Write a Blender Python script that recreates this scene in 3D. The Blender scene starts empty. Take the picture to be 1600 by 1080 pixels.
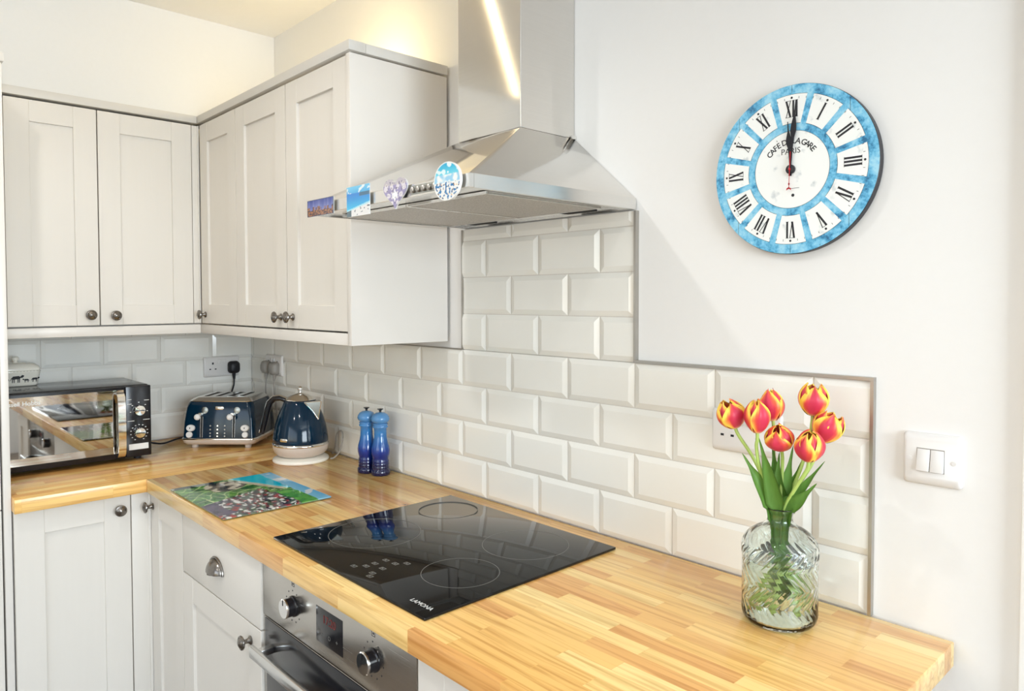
import bpy, bmesh, math, random
from mathutils import Vector, Matrix, noise
random.seed(7)
sc = bpy.context.scene
COL = sc.collection
WZ = 0.92                      # height of the worktop above the floor; shapes below are written with z = 0 on the worktop
PI = math.pi
# ------------------------------------------------------------------ camera
cd = bpy.data.cameras.new('camera'); cam = bpy.data.objects.new('camera', cd); COL.objects.link(cam)
cd.sensor_width = 36; cd.lens = 1127.55 / 1600 * 36
cd.shift_x = 5.44 / 1600; cd.shift_y = -37.17 / 1600
cd.clip_start = 0.02
cam.location = (0.48218, -1.30201, 0.55036 + WZ)
cam.rotation_euler = (1.540458, 0.001628, 0.820647)
sc.camera = cam
sc.view_settings.view_transform = 'Standard'; sc.view_settings.look = 'None'
sc.view_settings.gamma = 1; sc.view_settings.use_curve_mapping = False
sc.view_settings.exposure = 0.20
sc.cycles.max_bounces = 10; sc.cycles.diffuse_bounces = 6; sc.cycles.glossy_bounces = 6
sc.cycles.transmission_bounces = 10; sc.cycles.transparent_max_bounces = 12
sc.cycles.sample_clamp_indirect = 6
sc.cycles.use_denoising = True
# ------------------------------------------------------------------ world: daylight sky
w = bpy.data.worlds.new('world'); sc.world = w; w.use_nodes = True
wn = w.node_tree; wn.nodes.clear()
sky = wn.nodes.new('ShaderNodeTexSky'); sky.sky_type = 'NISHITA'; sky.sun_disc = False
sky.sun_elevation = math.radians(40); sky.sun_rotation = math.radians(200)
bg = wn.nodes.new('ShaderNodeBackground'); bg.inputs[1].default_value = 0.25
wo = wn.nodes.new('ShaderNodeOutputWorld')
wn.links.new(sky.outputs[0], bg.inputs[0]); wn.links.new(bg.outputs[0], wo.inputs[0])

def area(name, loc, target, sx, sy, power, col):
    l = bpy.data.lights.new(name, 'AREA'); l.shape = 'RECTANGLE'; l.size = sx; l.size_y = sy
    l.energy = power; l.color = col
    o = bpy.data.objects.new(name, l); COL.objects.link(o)
    o.location = (loc[0], loc[1], loc[2] + WZ)
    o.rotation_euler = (Vector(target) - Vector(loc)).to_track_quat('-Z', 'Y').to_euler()
    return o
# daylight entering by the patio window (front wall), the side window and the window beside the clock wall
area('patio_daylight', (0.6, -3.92, 0.72), (0.6, 0, 0.72), 3.6, 1.1, 15, (0.93, 0.965, 1.0))
area('side_window_daylight', (3.32, -1.2, 0.66), (0, -1.1, 0.50), 1.7, 1.3, 104, (0.80, 0.91, 1.0))

def lamp(name, kind, loc, power, col, size=0.05, rot=None, spot=None):
    l = bpy.data.lights.new(name, kind); l.energy = power; l.color = col
    l.shadow_soft_size = size
    if kind == 'SPOT': l.spot_size = spot; l.spot_blend = 0.4
    o = bpy.data.objects.new(name, l); COL.objects.link(o); o.location = (loc[0], loc[1], loc[2] + WZ)
    if rot: o.rotation_euler = rot
    return o

# ------------------------------------------------------------------ helpers
class MB:
    def __init__(self): self.bm = bmesh.new(); self.T = None; self.mi = 0
    def add(self, verts, faces, mi=None):
        vs = []
        for v in verts:
            v = Vector(v)
            if self.T: v = self.T(v) if callable(self.T) else self.T @ v
            vs.append(self.bm.verts.new(v))
        fs = []
        for f in faces:
            try: nf = self.bm.faces.new([vs[i] for i in f])
            except ValueError: continue
            nf.material_index = self.mi if mi is None else mi; fs.append(nf)
        return vs, fs
    def box(self, x0, x1, y0, y1, z0, z1, bev=0, seg=2, mi=None):
        if x0 > x1: x0, x1 = x1, x0
        if y0 > y1: y0, y1 = y1, y0
        if z0 > z1: z0, z1 = z1, z0
        V = [(x0,y0,z0),(x1,y0,z0),(x1,y1,z0),(x0,y1,z0),(x0,y0,z1),(x1,y0,z1),(x1,y1,z1),(x0,y1,z1)]
        F = [(0,3,2,1),(4,5,6,7),(0,1,5,4),(1,2,6,5),(2,3,7,6),(3,0,4,7)]
        vs, fs = self.add(V, F, mi)
        if bev:
            es = list({e for f in fs for e in f.edges})
            r = bmesh.ops.bevel(self.bm, geom=es, offset=bev, segments=seg, profile=0.5, affect='EDGES')
            for f in r['faces']: f.material_index = self.mi if mi is None else mi
        return self
    def lathe(self, prof, c=(0,0,0), seg=48, M=None, mi=None, cap=True, disp=None):
        V = []; F = []; n = len(prof); c = Vector(c)
        for (r, z) in prof:
            for k in range(seg):
                a = 2*PI*k/seg; rr = r + (disp(a, z) if disp else 0)
                p = Vector((rr*math.cos(a), rr*math.sin(a), z))
                if M: p = M @ p
                V.append(p + c)
        for i in range(n-1):
            for k in range(seg):
                F.append((i*seg+k, i*seg+(k+1)%seg, (i+1)*seg+(k+1)%seg, (i+1)*seg+k))
        if cap:
            F.append(tuple(range(seg))[::-1]); F.append(tuple((n-1)*seg+k for k in range(seg)))
        self.add(V, F, mi); return self
    def tube(self, pts, r, seg=10, mi=None, sy=1.0, up=None, cap=True):
        pts = [Vector(p) for p in pts]; n = len(pts); V = []; F = []
        rs = r if isinstance(r, (list, tuple)) else [r]*n
        u = Vector(up) if up else None
        for i, p in enumerate(pts):
            t = (pts[min(i+1, n-1)] - pts[max(i-1, 0)]).normalized()
            if u is None:
                u = t.orthogonal().normalized()
            a = (u - t*u.dot(t)).normalized(); b = t.cross(a).normalized(); u = a
            for k in range(seg):
                g = 2*PI*k/seg
                V.append(p + a*math.cos(g)*rs[i] + b*math.sin(g)*rs[i]*sy)
        for i in range(n-1):
            for k in range(seg): F.append((i*seg+k, i*seg+(k+1)%seg, (i+1)*seg+(k+1)%seg, (i+1)*seg+k))
        if cap: F.append(tuple(range(seg))[::-1]); F.append(tuple((n-1)*seg+k for k in range(seg)))
        self.add(V, F, mi); return self
    def prism(self, poly, z0, z1, mi=None):
        n = len(poly)
        V = [(x, y, z0) for x, y in poly] + [(x, y, z1) for x, y in poly]
        F = [tuple(range(n))[::-1], tuple(range(n, 2*n))] + [(i, (i+1)%n, n+(i+1)%n, n+i) for i in range(n)]
        self.add(V, F, mi); return self
    def loft(self, secs, nr=6, mi=None):
        """rounded rectangle sections (z, hx, hy, radius, cx, cy)"""
        V = []; F = []; m = 4*nr
        for s in secs:
            z, hx, hy, r = s[:4]; cx, cy = s[4:] if len(s) > 4 else (0, 0)
            for q, (sx, sy) in enumerate(((1,1),(-1,1),(-1,-1),(1,-1))):
                for k in range(nr):
                    a = q*PI/2 + PI/2*k/(nr-1)
                    V.append((cx + sx*(hx-r) + r*math.cos(a), cy + sy*(hy-r) + r*math.sin(a), z))
        for i in range(len(secs)-1):
            for k in range(m): F.append((i*m+k, i*m+(k+1)%m, (i+1)*m+(k+1)%m, (i+1)*m+k))
        F.append(tuple(range(m))[::-1]); F.append(tuple((len(secs)-1)*m+k for k in range(m)))
        self.add(V, F, mi); return self
    def text(self, s, size, M, mi=None, depth=0.0003, bold=0.0):
        """flat lettering: x right, y up, lifted along +z; M places it"""
        c = bpy.data.curves.new('t', 'FONT'); c.body = s; c.size = size; c.extrude = depth
        c.align_x = 'CENTER'; c.align_y = 'CENTER'; c.resolution_u = 3; c.offset = size*bold
        o = bpy.data.objects.new('t', c); COL.objects.link(o)
        dg = bpy.context.evaluated_depsgraph_get()
        me = bpy.data.meshes.new_from_object(o.evaluated_get(dg))
        self.add([M @ v.co for v in me.vertices], [tuple(p.vertices) for p in me.polygons], mi)
        bpy.data.objects.remove(o); bpy.data.meshes.remove(me); bpy.data.curves.remove(c); return self

def mat(name, col=(0.8,0.8,0.8), rough=0.5, metal=0.0, spec=0.5, coat=0.0, trans=0.0, ior=1.45, emis=None, es=0):
    m = bpy.data.materials.new(name); m.use_nodes = True; b = m.node_tree.nodes['Principled BSDF']
    b.inputs['Base Color'].default_value = (*col, 1); b.inputs['Roughness'].default_value = rough
    b.inputs['Metallic'].default_value = metal; b.inputs['Specular IOR Level'].default_value = spec
    b.inputs['Coat Weight'].default_value = coat; b.inputs['Coat Roughness'].default_value = 0.05
    b.inputs['Transmission Weight'].default_value = trans; b.inputs['IOR'].default_value = ior
    if emis: b.inputs['Emission Color'].default_value = (*emis, 1); b.inputs['Emission Strength'].default_value = es
    return m
def srgb(r, g, b):
    f = lambda c: (c/255/12.92) if c/255 <= 0.04045 else ((c/255+0.055)/1.055)**2.4
    return (f(r), f(g), f(b))
def nodes(m): return m.node_tree.nodes, m.node_tree.links, m.node_tree.nodes['Principled BSDF']
def add_noise(m, scale=(30,30,30), amt=0.08, bump=0.0, detail=4, rough_amt=0.0, dist=0.002):
    N, L, b = nodes(m)
    tc = N.new('ShaderNodeTexCoord'); mp = N.new('ShaderNodeMapping'); mp.inputs['Scale'].default_value = scale
    nz = N.new('ShaderNodeTexNoise'); nz.inputs['Scale'].default_value = 1; nz.inputs['Detail'].default_value = detail
    L.new(tc.outputs['Object'], mp.inputs[0]); L.new(mp.outputs[0], nz.inputs['Vector'])
    if amt:
        base = b.inputs['Base Color'].default_value[:]
        mx = N.new('ShaderNodeMix'); mx.data_type = 'RGBA'
        mx.inputs[6].default_value = [c*(1-amt) for c in base[:3]] + [1]
        mx.inputs[7].default_value = [min(1, c*(1+amt)) for c in base[:3]] + [1]
        L.new(nz.outputs['Fac'], mx.inputs[0]); L.new(mx.outputs[2], b.inputs['Base Color'])
    if bump:
        bp = N.new('ShaderNodeBump'); bp.inputs['Strength'].default_value = bump; bp.inputs['Distance'].default_value = dist
        L.new(nz.outputs['Fac'], bp.inputs['Height']); L.new(bp.outputs[0], b.inputs['Normal'])
    if rough_amt:
        r0 = b.inputs['Roughness'].default_value
        mr = N.new('ShaderNodeMapRange'); mr.inputs[3].default_value = max(0, r0-rough_amt); mr.inputs[4].default_value = r0+rough_amt
        L.new(nz.outputs['Fac'], mr.inputs[0]); L.new(mr.outputs[0], b.inputs['Roughness'])
    return m
def attr_mat(name, rough=0.3, coat=0.0, spec=0.5):
    m = mat(name, rough=rough, coat=coat, spec=spec); N, L, b = nodes(m)
    a = N.new('ShaderNodeAttribute'); a.attribute_name = 'print'; L.new(a.outputs['Color'], b.inputs['Base Color'])
    return m
def set_print(o, fn):
    """colour of a printed or naturally patterned surface, fn(local position) -> srgb 0..255"""
    me = o.data; a = me.color_attributes.new('print', 'FLOAT_COLOR', 'POINT')
    for i, v in enumerate(me.vertices): a.data[i].color = (*srgb(*fn(v.co)), 1)

def wood(name, along_x=True):
    m = mat(name, rough=0.24, spec=0.5, coat=0.35); N, L, b = nodes(m)
    b.inputs['Coat Roughness'].default_value = 0.12
    tc = N.new('ShaderNodeTexCoord'); mp = N.new('ShaderNodeMapping')
    if not along_x: mp.inputs['Rotation'].default_value = (0, 0, PI/2)
    L.new(tc.outputs['Object'], mp.inputs[0])
    br = N.new('ShaderNodeTexBrick'); br.offset = 0.37; br.offset_frequency = 2
    br.inputs['Scale'].default_value = 1; br.inputs['Brick Width'].default_value = 0.23
    br.inputs['Row Height'].default_value = 0.0325; br.inputs['Mortar Size'].default_value = 0.00035
    br.inputs['Mortar Smooth'].default_value = 0.2
    br.inputs['Color1'].default_value = (0, 0, 0, 1); br.inputs['Color2'].default_value = (1, 1, 1, 1)
    br.inputs['Mortar'].default_value = (0.25, 0.25, 0.25, 1)
    L.new(mp.outputs[0], br.inputs['Vector'])
    rp = N.new('ShaderNodeValToRGB'); e = rp.color_ramp.elements
    e[0].color = (*srgb(229, 170, 100), 1); e[1].color = (*srgb(255, 224, 152), 1)
    e2 = rp.color_ramp.elements.new(0.5); e2.color = (*srgb(247, 200, 120), 1)
    L.new(br.outputs['Color'], rp.inputs[0])
    # grain: noise stretched along the staves
    m2 = N.new('ShaderNodeMapping'); m2.inputs['Scale'].default_value = (4, 90, 90)
    ad = N.new('ShaderNodeVectorMath'); ad.operation = 'ADD'
    L.new(mp.outputs[0], m2.inputs[0]); L.new(m2.outputs[0], ad.inputs[0]); 
    sh = N.new('ShaderNodeVectorMath'); sh.operation = 'SCALE'; sh.inputs['Scale'].default_value = 9
    L.new(br.outputs['Color'], sh.inputs[0]); L.new(sh.outputs[0], ad.inputs[1])
    nz = N.new('ShaderNodeTexNoise'); nz.inputs['Scale'].default_value = 1; nz.inputs['Detail'].default_value = 5; nz.inputs['Distortion'].default_value = 0.6
    L.new(ad.outputs[0], nz.inputs['Vector'])
    r2 = N.new('ShaderNodeValToRGB'); g = r2.color_ramp.elements
    g[0].position = 0.32; g[0].color = (0.66, 0.52, 0.37, 1); g[1].position = 0.56; g[1].color = (1, 1, 1, 1)
    L.new(nz.outputs['Fac'], r2.inputs[0])
    # large patches of honey and amber
    n3 = N.new('ShaderNodeTexNoise'); n3.inputs['Scale'].default_value = 3.2; n3.inputs['Detail'].default_value = 2
    L.new(mp.outputs[0], n3.inputs['Vector'])
    mx = N.new('ShaderNodeMix'); mx.data_type = 'RGBA'; mx.blend_type = 'MULTIPLY'; mx.inputs[0].default_value = 0.78
    L.new(rp.outputs[0], mx.inputs[6]); L.new(r2.outputs[0], mx.inputs[7])
    # knots
    vo = N.new('ShaderNodeTexVoronoi'); vo.inputs['Scale'].default_value = 5.5
    m4 = N.new('ShaderNodeMapping'); m4.inputs['Scale'].default_value = (0.55, 1, 1); L.new(mp.outputs[0], m4.inputs[0]); L.new(m4.outputs[0], vo.inputs['Vector'])
    r4 = N.new('ShaderNodeValToRGB'); k = r4.color_ramp.elements; k[0].position = 0.012; k[0].color = (0.25, 0.13, 0.06, 1); k[1].position = 0.05; k[1].color = (1, 1, 1, 1)
    L.new(vo.outputs['Distance'], r4.inputs[0])
    mk = N.new('ShaderNodeMix'); mk.data_type = 'RGBA'; mk.blend_type = 'MULTIPLY'; mk.inputs[0].default_value = 0.75
    L.new(mx.outputs[2], mk.inputs[6]); L.new(r4.outputs[0], mk.inputs[7])
    L.new(mk.outputs[2], b.inputs['Base Color'])
    bp = N.new('ShaderNodeBump'); bp.inputs['Strength'].default_value = 0.12; bp.inputs['Distance'].default_value = 0.001
    L.new(nz.outputs['Fac'], bp.inputs['Height']); L.new(bp.outputs[0], b.inputs['Normal'])
    return m

def brushed(name, col, rough, scale, bump=0.06, ra=0.05):
    m = mat(name, col, rough, 1.0); return add_noise(m, scale, 0.04, bump, 3, ra, 0.0006)

MT = {}
MT['wall'] = add_noise(mat('wall_paint', srgb(233, 232, 230), 0.75, spec=0.25), (60,60,60), 0.01, 0.25, 3, 0, 0.001)
MT['ceiling'] = add_noise(mat('ceiling_paint', srgb(246, 244, 240), 0.85, spec=0.2), (40,40,40), 0.01, 0.1)
MT['tile'] = add_noise(mat('glazed_tile', srgb(238, 237, 231), 0.10, spec=0.5, coat=0.2), (14,14,14), 0.012, 0.15, 2, 0.02, 0.003)
MT['grout'] = add_noise(mat('grout', srgb(214, 210, 202), 0.9), (200,200,200), 0.04)
MT['cab'] = add_noise(mat('cabinet_paint', srgb(226, 221, 213), 0.38, spec=0.4), (90, 90, 5), 0.012, 0.22, 3, 0, 0.0006)
MT['cabplain'] = add_noise(mat('cabinet_panel_paint', srgb(228, 223, 216), 0.30, spec=0.45), (8,8,8), 0.01, 0.02)
MT['cornice'] = add_noise(mat('cornice_paint', srgb(216, 212, 205), 0.4, spec=0.4), (40,40,40), 0.012)
MT['trimwhite'] = add_noise(mat('white_gloss_paint', srgb(247, 247, 245), 0.3), (20,20,20), 0.01)
MT['dark'] = add_noise(mat('dark_gap', (0.02,0.02,0.02), 0.8), (20,20,20), 0.1)
MT['steel'] = brushed('brushed_steel', (0.74,0.715,0.68), 0.085, (6, 6, 500), 0.01, 0.02)
MT['ovensteel'] = brushed('oven_steel', (0.56,0.53,0.49), 0.25, (6, 6, 300), 0.015)
MT['steelh'] = brushed('brushed_steel_sides', (0.76,0.75,0.73), 0.22, (300, 4, 300), 0.02)
MT['filter'] = None
MT['alu'] = add_noise(mat('aluminium_trim', (0.48,0.46,0.43), 0.35, 1.0), (30,30,30), 0.05)
MT['chrome'] = add_noise(mat('chrome', (0.83,0.82,0.80), 0.07, 1.0), (30,30,30), 0.03)
MT['spoutface'] = add_noise(mat('spout_steel', (0.42,0.44,0.42), 0.3, 1.0), (300,300,300), 0.15)
MT['pewter'] = add_noise(mat('pewter', (0.24,0.22,0.20), 0.26, 1.0), (150,150,150), 0.2, 0.1)
MT['wood'] = wood('oak_block_lengthwise', True)
MT['woodl'] = wood('oak_block_crosswise', False)
MT['hob'] = add_noise(mat('black_glass', (0.006,0.006,0.006), 0.03, spec=0.4), (5,5,5), 0.1)
MT['print'] = add_noise(mat('grey_marking', srgb(118,117,112), 0.4), (50,50,50), 0.05)
MT['printw'] = add_noise(mat('white_marking', srgb(235,235,232), 0.4), (50,50,50), 0.02)
MT['black'] = add_noise(mat('black_gloss', (0.010,0.010,0.013), 0.16, spec=0.5), (30,30,30), 0.1)
MT['blackm'] = add_noise(mat('black_matt_plastic', (0.012,0.012,0.016), 0.45), (60,60,60), 0.1)
MT['mirror'] = add_noise(mat('mirror_glass', (0.50,0.475,0.44), 0.025, 1.0), (5,5,5), 0.02)
MT['navy'] = add_noise(mat('navy_enamel', srgb(6, 36, 56), 0.09, spec=0.4, coat=0.15), (8,8,8), 0.06)
MT['taupe'] = add_noise(mat('pale_taupe_plastic', srgb(203,190,178), 0.3), (20,20,20), 0.02)
MT['white'] = add_noise(mat('white_plastic', srgb(226,224,222), 0.25), (20,20,20), 0.01)
MT['offwhite'] = add_noise(mat('white_glazed_ceramic', srgb(240,236,224), 0.14, coat=0.3), (20,20,20), 0.015)
MT['greyplug'] = add_noise(mat('grey_plastic', srgb(150,146,140), 0.4), (40,40,40), 0.04)
MT['stem'] = add_noise(mat('tulip_stem', srgb(172,198,104), 0.45), (60,60,8), 0.15)
MT['leaf'] = add_noise(mat('tulip_leaf', srgb(122,168,78), 0.42), (150,150,9), 0.28, 0.1)
MT['petal'] = attr_mat('tulip_petal', 0.42)
MT['photo'] = attr_mat('printed_glass', 0.08, 0.6)
MT['magnet'] = attr_mat('printed_magnet', 0.15, 0.4)
MT['red'] = add_noise(mat('red_metal', srgb(190,30,40), 0.35), (30,30,30), 0.05)
MT['hands'] = add_noise(mat('black_hand', (0.01,0.01,0.015), 0.3), (30,30,30), 0.05)
MT['warmlamp'] = mat('warm_lamp', emis=(1.0,0.78,0.42), es=12)
MT['streakglow'] = mat('added_streak_glow', emis=(1.0,0.82,0.50), es=7)  # glow of the light bar added for the chimney streak
MT['coollamp'] = mat('neutral_lamp', emis=(1.0,0.93,0.82), es=8)
MT['navypaint'] = add_noise(mat('added_door_navy', srgb(16, 38, 66), 0.45), (20,20,20), 0.05)  # colour of the unseen door added for the microwave reflection
MT['hedge'] = add_noise(mat('hedge_leaves', srgb(96,134,78), 0.7), (7,7,7), 0.6, 0.5, 6, 0, 0.05)
MT['floor'] = add_noise(mat('floor_vinyl', srgb(120,106,92), 0.35), (3,40,3), 0.12)
def clear_glass(name, col, ior=1.45, rough=0.0):
    m = mat(name, col, rough, 0, trans=1.0, ior=ior); return m
MT['glass'] = clear_glass('pale_green_glass', (0.93, 0.98, 0.955), 1.46)
add_noise(MT['glass'], (40,40,40), 0.0, 0.06, 2, 0, 0.0006)
MT['water'] = clear_glass('water', (0.965, 1.0, 0.90), 1.33)
add_noise(MT['water'], (10,10,10), 0.0, 0.01, 2, 0, 0.0003)
MT['pane'] = clear_glass('window_pane', (1,1,1), 1.02)
# grease filter mesh: fine woven bump
def mesh_mat():
    m = mat('grease_filter_mesh', (0.50,0.46,0.42), 0.42, 0.75); N, L, b = nodes(m)
    tc = N.new('ShaderNodeTexCoord'); vo = N.new('ShaderNodeTexVoronoi'); vo.inputs['Scale'].default_value = 260
    L.new(tc.outputs['Object'], vo.inputs['Vector'])
    bp = N.new('ShaderNodeBump'); bp.inputs['Strength'].default_value = 0.7; bp.inputs['Distance'].default_value = 0.001
    L.new(vo.outputs['Distance'], bp.inputs['Height']); L.new(bp.outputs[0], b.inputs['Normal'])
    mx = N.new('ShaderNodeMix'); mx.data_type = 'RGBA'; mx.inputs[6].default_value = (0.34,0.31,0.28,1); mx.inputs[7].default_value = (0.62,0.58,0.53,1)
    L.new(vo.outputs['Distance'], mx.inputs[0]); L.new(mx.outputs[2], b.inputs['Base Color']); return m
MT['filter'] = mesh_mat()
# blue ombre stoneware: pale blue top running to deep navy foot (a glaze of the thing itself)
def ombre():
    m = mat('ombre_blue_glaze', rough=0.12, coat=0.5); N, L, b = nodes(m)
    tc = N.new('ShaderNodeTexCoord'); sp = N.new('ShaderNodeSeparateXYZ'); L.new(tc.outputs['Object'], sp.inputs[0])
    mr = N.new('ShaderNodeMapRange'); mr.inputs[1].default_value = 0; mr.inputs[2].default_value = 0.21; L.new(sp.outputs['Z'], mr.inputs[0])
    rp = N.new('ShaderNodeValToRGB'); e = rp.color_ramp.elements
    e[0].position = 0.14; e[0].color = (*srgb(10, 16, 62), 1); e[1].position = 0.95; e[1].color = (*srgb(96, 150, 200), 1)
    x = e.new(0.36); x.color = (*srgb(8, 48, 136), 1); x = e.new(0.62); x.color = (*srgb(46, 116, 178), 1)
    L.new(mr.outputs[0], rp.inputs[0]); L.new(rp.outputs[0], b.inputs['Base Color']); return m
MT['ombre'] = ombre()
def clock_mats():
    wm = mat('clock_white', srgb(240,242,240), 0.35, coat=0.15); add_noise(wm, (24,24,24), 0.0)
    N, L, b = nodes(wm)
    tc = N.new('ShaderNodeTexCoord'); nz = N.new('ShaderNodeTexNoise'); nz.inputs['Scale'].default_value = 45; nz.inputs['Detail'].default_value = 8
    L.new(tc.outputs['Object'], nz.inputs['Vector'])
    rp = N.new('ShaderNodeValToRGB'); e = rp.color_ramp.elements; e[0].position = 0.30; e[0].color = (*srgb(206,212,214), 1); e[1].position = 0.40; e[1].color = (*srgb(242,244,242), 1)
    L.new(nz.outputs['Fac'], rp.inputs[0]); L.new(rp.outputs[0], b.inputs['Base Color'])
    bm_ = mat('clock_blue', rough=0.35, coat=0.15); N, L, b = nodes(bm_)
    tc = N.new('ShaderNodeTexCoord'); nz = N.new('ShaderNodeTexNoise'); nz.inputs['Scale'].default_value = 42; nz.inputs['Detail'].default_value = 9; nz.inputs['Roughness'].default_value = 0.7
    L.new(tc.outputs['Object'], nz.inputs['Vector'])
    rp = N.new('ShaderNodeValToRGB'); e = rp.color_ramp.elements
    e[0].position = 0.36; e[0].color = (*srgb(38,104,146), 1); e[1].position = 0.62; e[1].color = (*srgb(160,214,236), 1)
    x = e.new(0.42); x.color = (*srgb(70,152,196), 1); x = e.new(0.5); x.color = (*srgb(112,190,226), 1)
    L.new(nz.outputs['Fac'], rp.inputs[0]); L.new(rp.outputs[0], b.inputs['Base Color'])
    return wm, bm_
MT['cwhite'], MT['cblue'] = clock_mats()
MT['cink'] = add_noise(mat('clock_ink', (0.015,0.015,0.02), 0.4), (60,60,60), 0.1)

ORG = {}
def tag(o, label=None, cat=None, group=None, kind=None):
    if label: o['label'] = label
    if cat: o['category'] = cat
    if group: o['group'] = group
    if kind: o['kind'] = kind
    return o
def thing(name, label, cat, loc, rotz=0, group=None, kind=None):
    o = bpy.data.objects.new(name, None); COL.objects.link(o); o.empty_display_size = 0.05
    o.location = (loc[0], loc[1], loc[2] + WZ); o.rotation_euler = (0, 0, rotz)
    ORG[o.name] = Vector(loc)
    return tag(o, label, cat, group, kind)
def obj(name, mb, m, parent=None, loc=None, local=False, smooth=True, ang=38, recalc=True, label=None):
    """ONE mesh object. Shapes are in scene coordinates unless local=True (then in the parent's own frame)."""
    bm = mb.bm
    if recalc: bmesh.ops.recalc_face_normals(bm, faces=bm.faces)
    me = bpy.data.meshes.new(name)
    if parent is not None:
        org = Vector((0,0,0)) if local else ORG[parent.name]
    elif loc is not None: org = Vector(loc)
    else:
        xs = [v.co.x for v in bm.verts]; ys = [v.co.y for v in bm.verts]; zs = [v.co.z for v in bm.verts]
        org = Vector(((min(xs)+max(xs))/2, (min(ys)+max(ys))/2, min(zs)))
    if not (parent is None and local) and (org.length > 0): bmesh.ops.translate(bm, verts=bm.verts, vec=-org)
    bm.to_mesh(me); bm.free()
    for x in (m if isinstance(m, (list, tuple)) else [m]): me.materials.append(x)
    if smooth:
        me.polygons.foreach_set('use_smooth', [True]*len(me.polygons)); me.set_sharp_from_angle(angle=math.radians(ang))
    o = bpy.data.objects.new(name, me); COL.objects.link(o)
    if parent is not None: o.parent = parent; ORG[o.name] = ORG[parent.name]
    else: o.location = (org.x, org.y, org.z + WZ); ORG[o.name] = org
    if label: o['label'] = label
    return o
def struct(name, mb, m, parent=None, **k):
    o = obj(name, mb, m, parent, **k)
    if parent is None: o['kind'] = 'structure'
    return o
def hcopy(o, parent=None):
    c = o.copy(); COL.objects.link(c)
    if parent is not None: c.parent = parent
    for ch in list(o.children): hcopy(ch, c)
    return c
RY = lambda a: Matrix.Rotation(a, 3, 'Y')
RX = lambda a: Matrix.Rotation(a, 3, 'X')

# ------------------------------------------------------------------ the room
XL, YB, ZC, ZF = -2.546, 0.0, 1.605, -WZ
YW = 0.010                                    # painted face of the back wall; the tiles stand 10 mm proud of it
XE, YF = 3.45, -4.05
b = MB(); b.box(XL-.3, XE+.2, YF-.2, 0.4, ZF-.1, ZF); struct('floor', b, MT['floor'])
b = MB(); b.box(XL-.3, XE+.2, YF-.2, 0.4, ZC, ZC+.1); struct('ceiling', b, MT['ceiling'])
b = MB()                                      # back wall with a window opening far to the right
b.box(XL-.2, 0.85, YW, YW+.2, ZF, ZC); b.box(1.45, XE+.2, YW, YW+.2, ZF, ZC)
b.box(0.85, 1.45, YW, YW+.2, 1.15, ZC); b.box(0.85, 1.45, YW, YW+.2, ZF, -0.35)
struct('wall_back', b, MT['wall'], smooth=False)
b = MB(); b.box(XL-.2, XL, YF, YW, ZF, ZC)
struct('wall_left', b, MT['wall'], smooth=False)
b = MB(); b.box(XL+.0005, -2.305, YF, YW-.0005, 1.2325, ZC-.0005)       # boxed-out upper part above the wall cabinets
struct('wall_left.001', b, MT['wall'], smooth=False)
b = MB()
b.box(XE, XE+.2, YF, -2.15, ZF, ZC); b.box(XE, XE+.2, -.25, YW, ZF, ZC)
b.box(XE, XE+.2, -2.15, -.25, ZF, -.10); b.box(XE, XE+.2, -2.15, -.25, 1.40, ZC)
struct('wall_right', b, MT['wall'], smooth=False)
b = MB()
b.box(XL-.2, -1.25, YF-.2, YF, ZF, ZC); b.box(2.45, XE+.2, YF-.2, YF, ZF, ZC); b.box(-1.25, 2.45, YF-.2, YF, 1.3, ZC); b.box(-1.25, 2.45, YF-.2, YF, ZF, -.8)
struct('wall_front', b, MT['wall'], smooth=False)
# white architrave at the right edge of the clock wall
b = MB(); b.box(0.2205, 0.30, YW-.016, YW, ZF, ZC, .003); struct('trim_1', b, MT['trimwhite'])
# window frames
def window(name, T, u0, u1, z0, z1, mull):
    b = MB(); b.T = T
    f = .05
    b.box(u0, u1, 0, .06, z0, z0+f); b.box(u0, u1, 0, .06, z1-f, z1); b.box(u0, u0+f, 0, .06, z0+f, z1-f); b.box(u1-f, u1, 0, .06, z0+f, z1-f)
    for k in range(1, mull):
        u = u0 + (u1-u0)*k/mull; b.box(u-.025, u+.025, 0, .06, z0+f, z1-f)
    return struct(name, b, MT['trimwhite'])
window('window_1', lambda v: Vector((v.x, YW+.10+v.y, v.z)), .85, 1.45, -.35, 1.15, 1)
window('window_2', lambda v: Vector((XE+.10+v.y, v.x, v.z)), -2.15, -.25, -.10, 1.40, 3)
window('window_3', lambda v: Vector((v.x, YF-.10-v.y, v.z)), -1.25, 2.45, -.8, 1.3, 4)
b = MB(); b.box(1.62, 2.42, YW-.045, YW, ZF, 1.08, .004)  # unseen navy door, added as the dark patch reflected in the microwave
for (u0, u1) in ((1.72, 1.97), (2.07, 2.32)):
    for (z0, z1) in ((-.78, -.05), (.1, .95)): b.box(u0, u1, YW-.052, YW-.046, z0, z1, .003)
d = struct('added_navy_door', b, MT['navypaint'])
b = MB(); b.lathe([(0,0),(.012,0),(.01,.03),(.024,.045),(.024,.06),(0,.066)], (1.68, YW-.045, .08), 20, RX(PI/2)); obj('added_door_handle', b, MT['chrome'], d)
# garden hedge outside the window
b = MB(); b.box(-1.5, 5.5, 2.6, 3.2, ZF, 1.35, .1, 3)
tag(obj('garden_hedge', b, MT['hedge']), 'clipped green garden hedge standing outside the window', 'hedge')
b = MB(); b.box(-6, 9, .45, 3.6, ZF-.2, ZF-.1); struct('ground', b, MT['hedge'])
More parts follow.
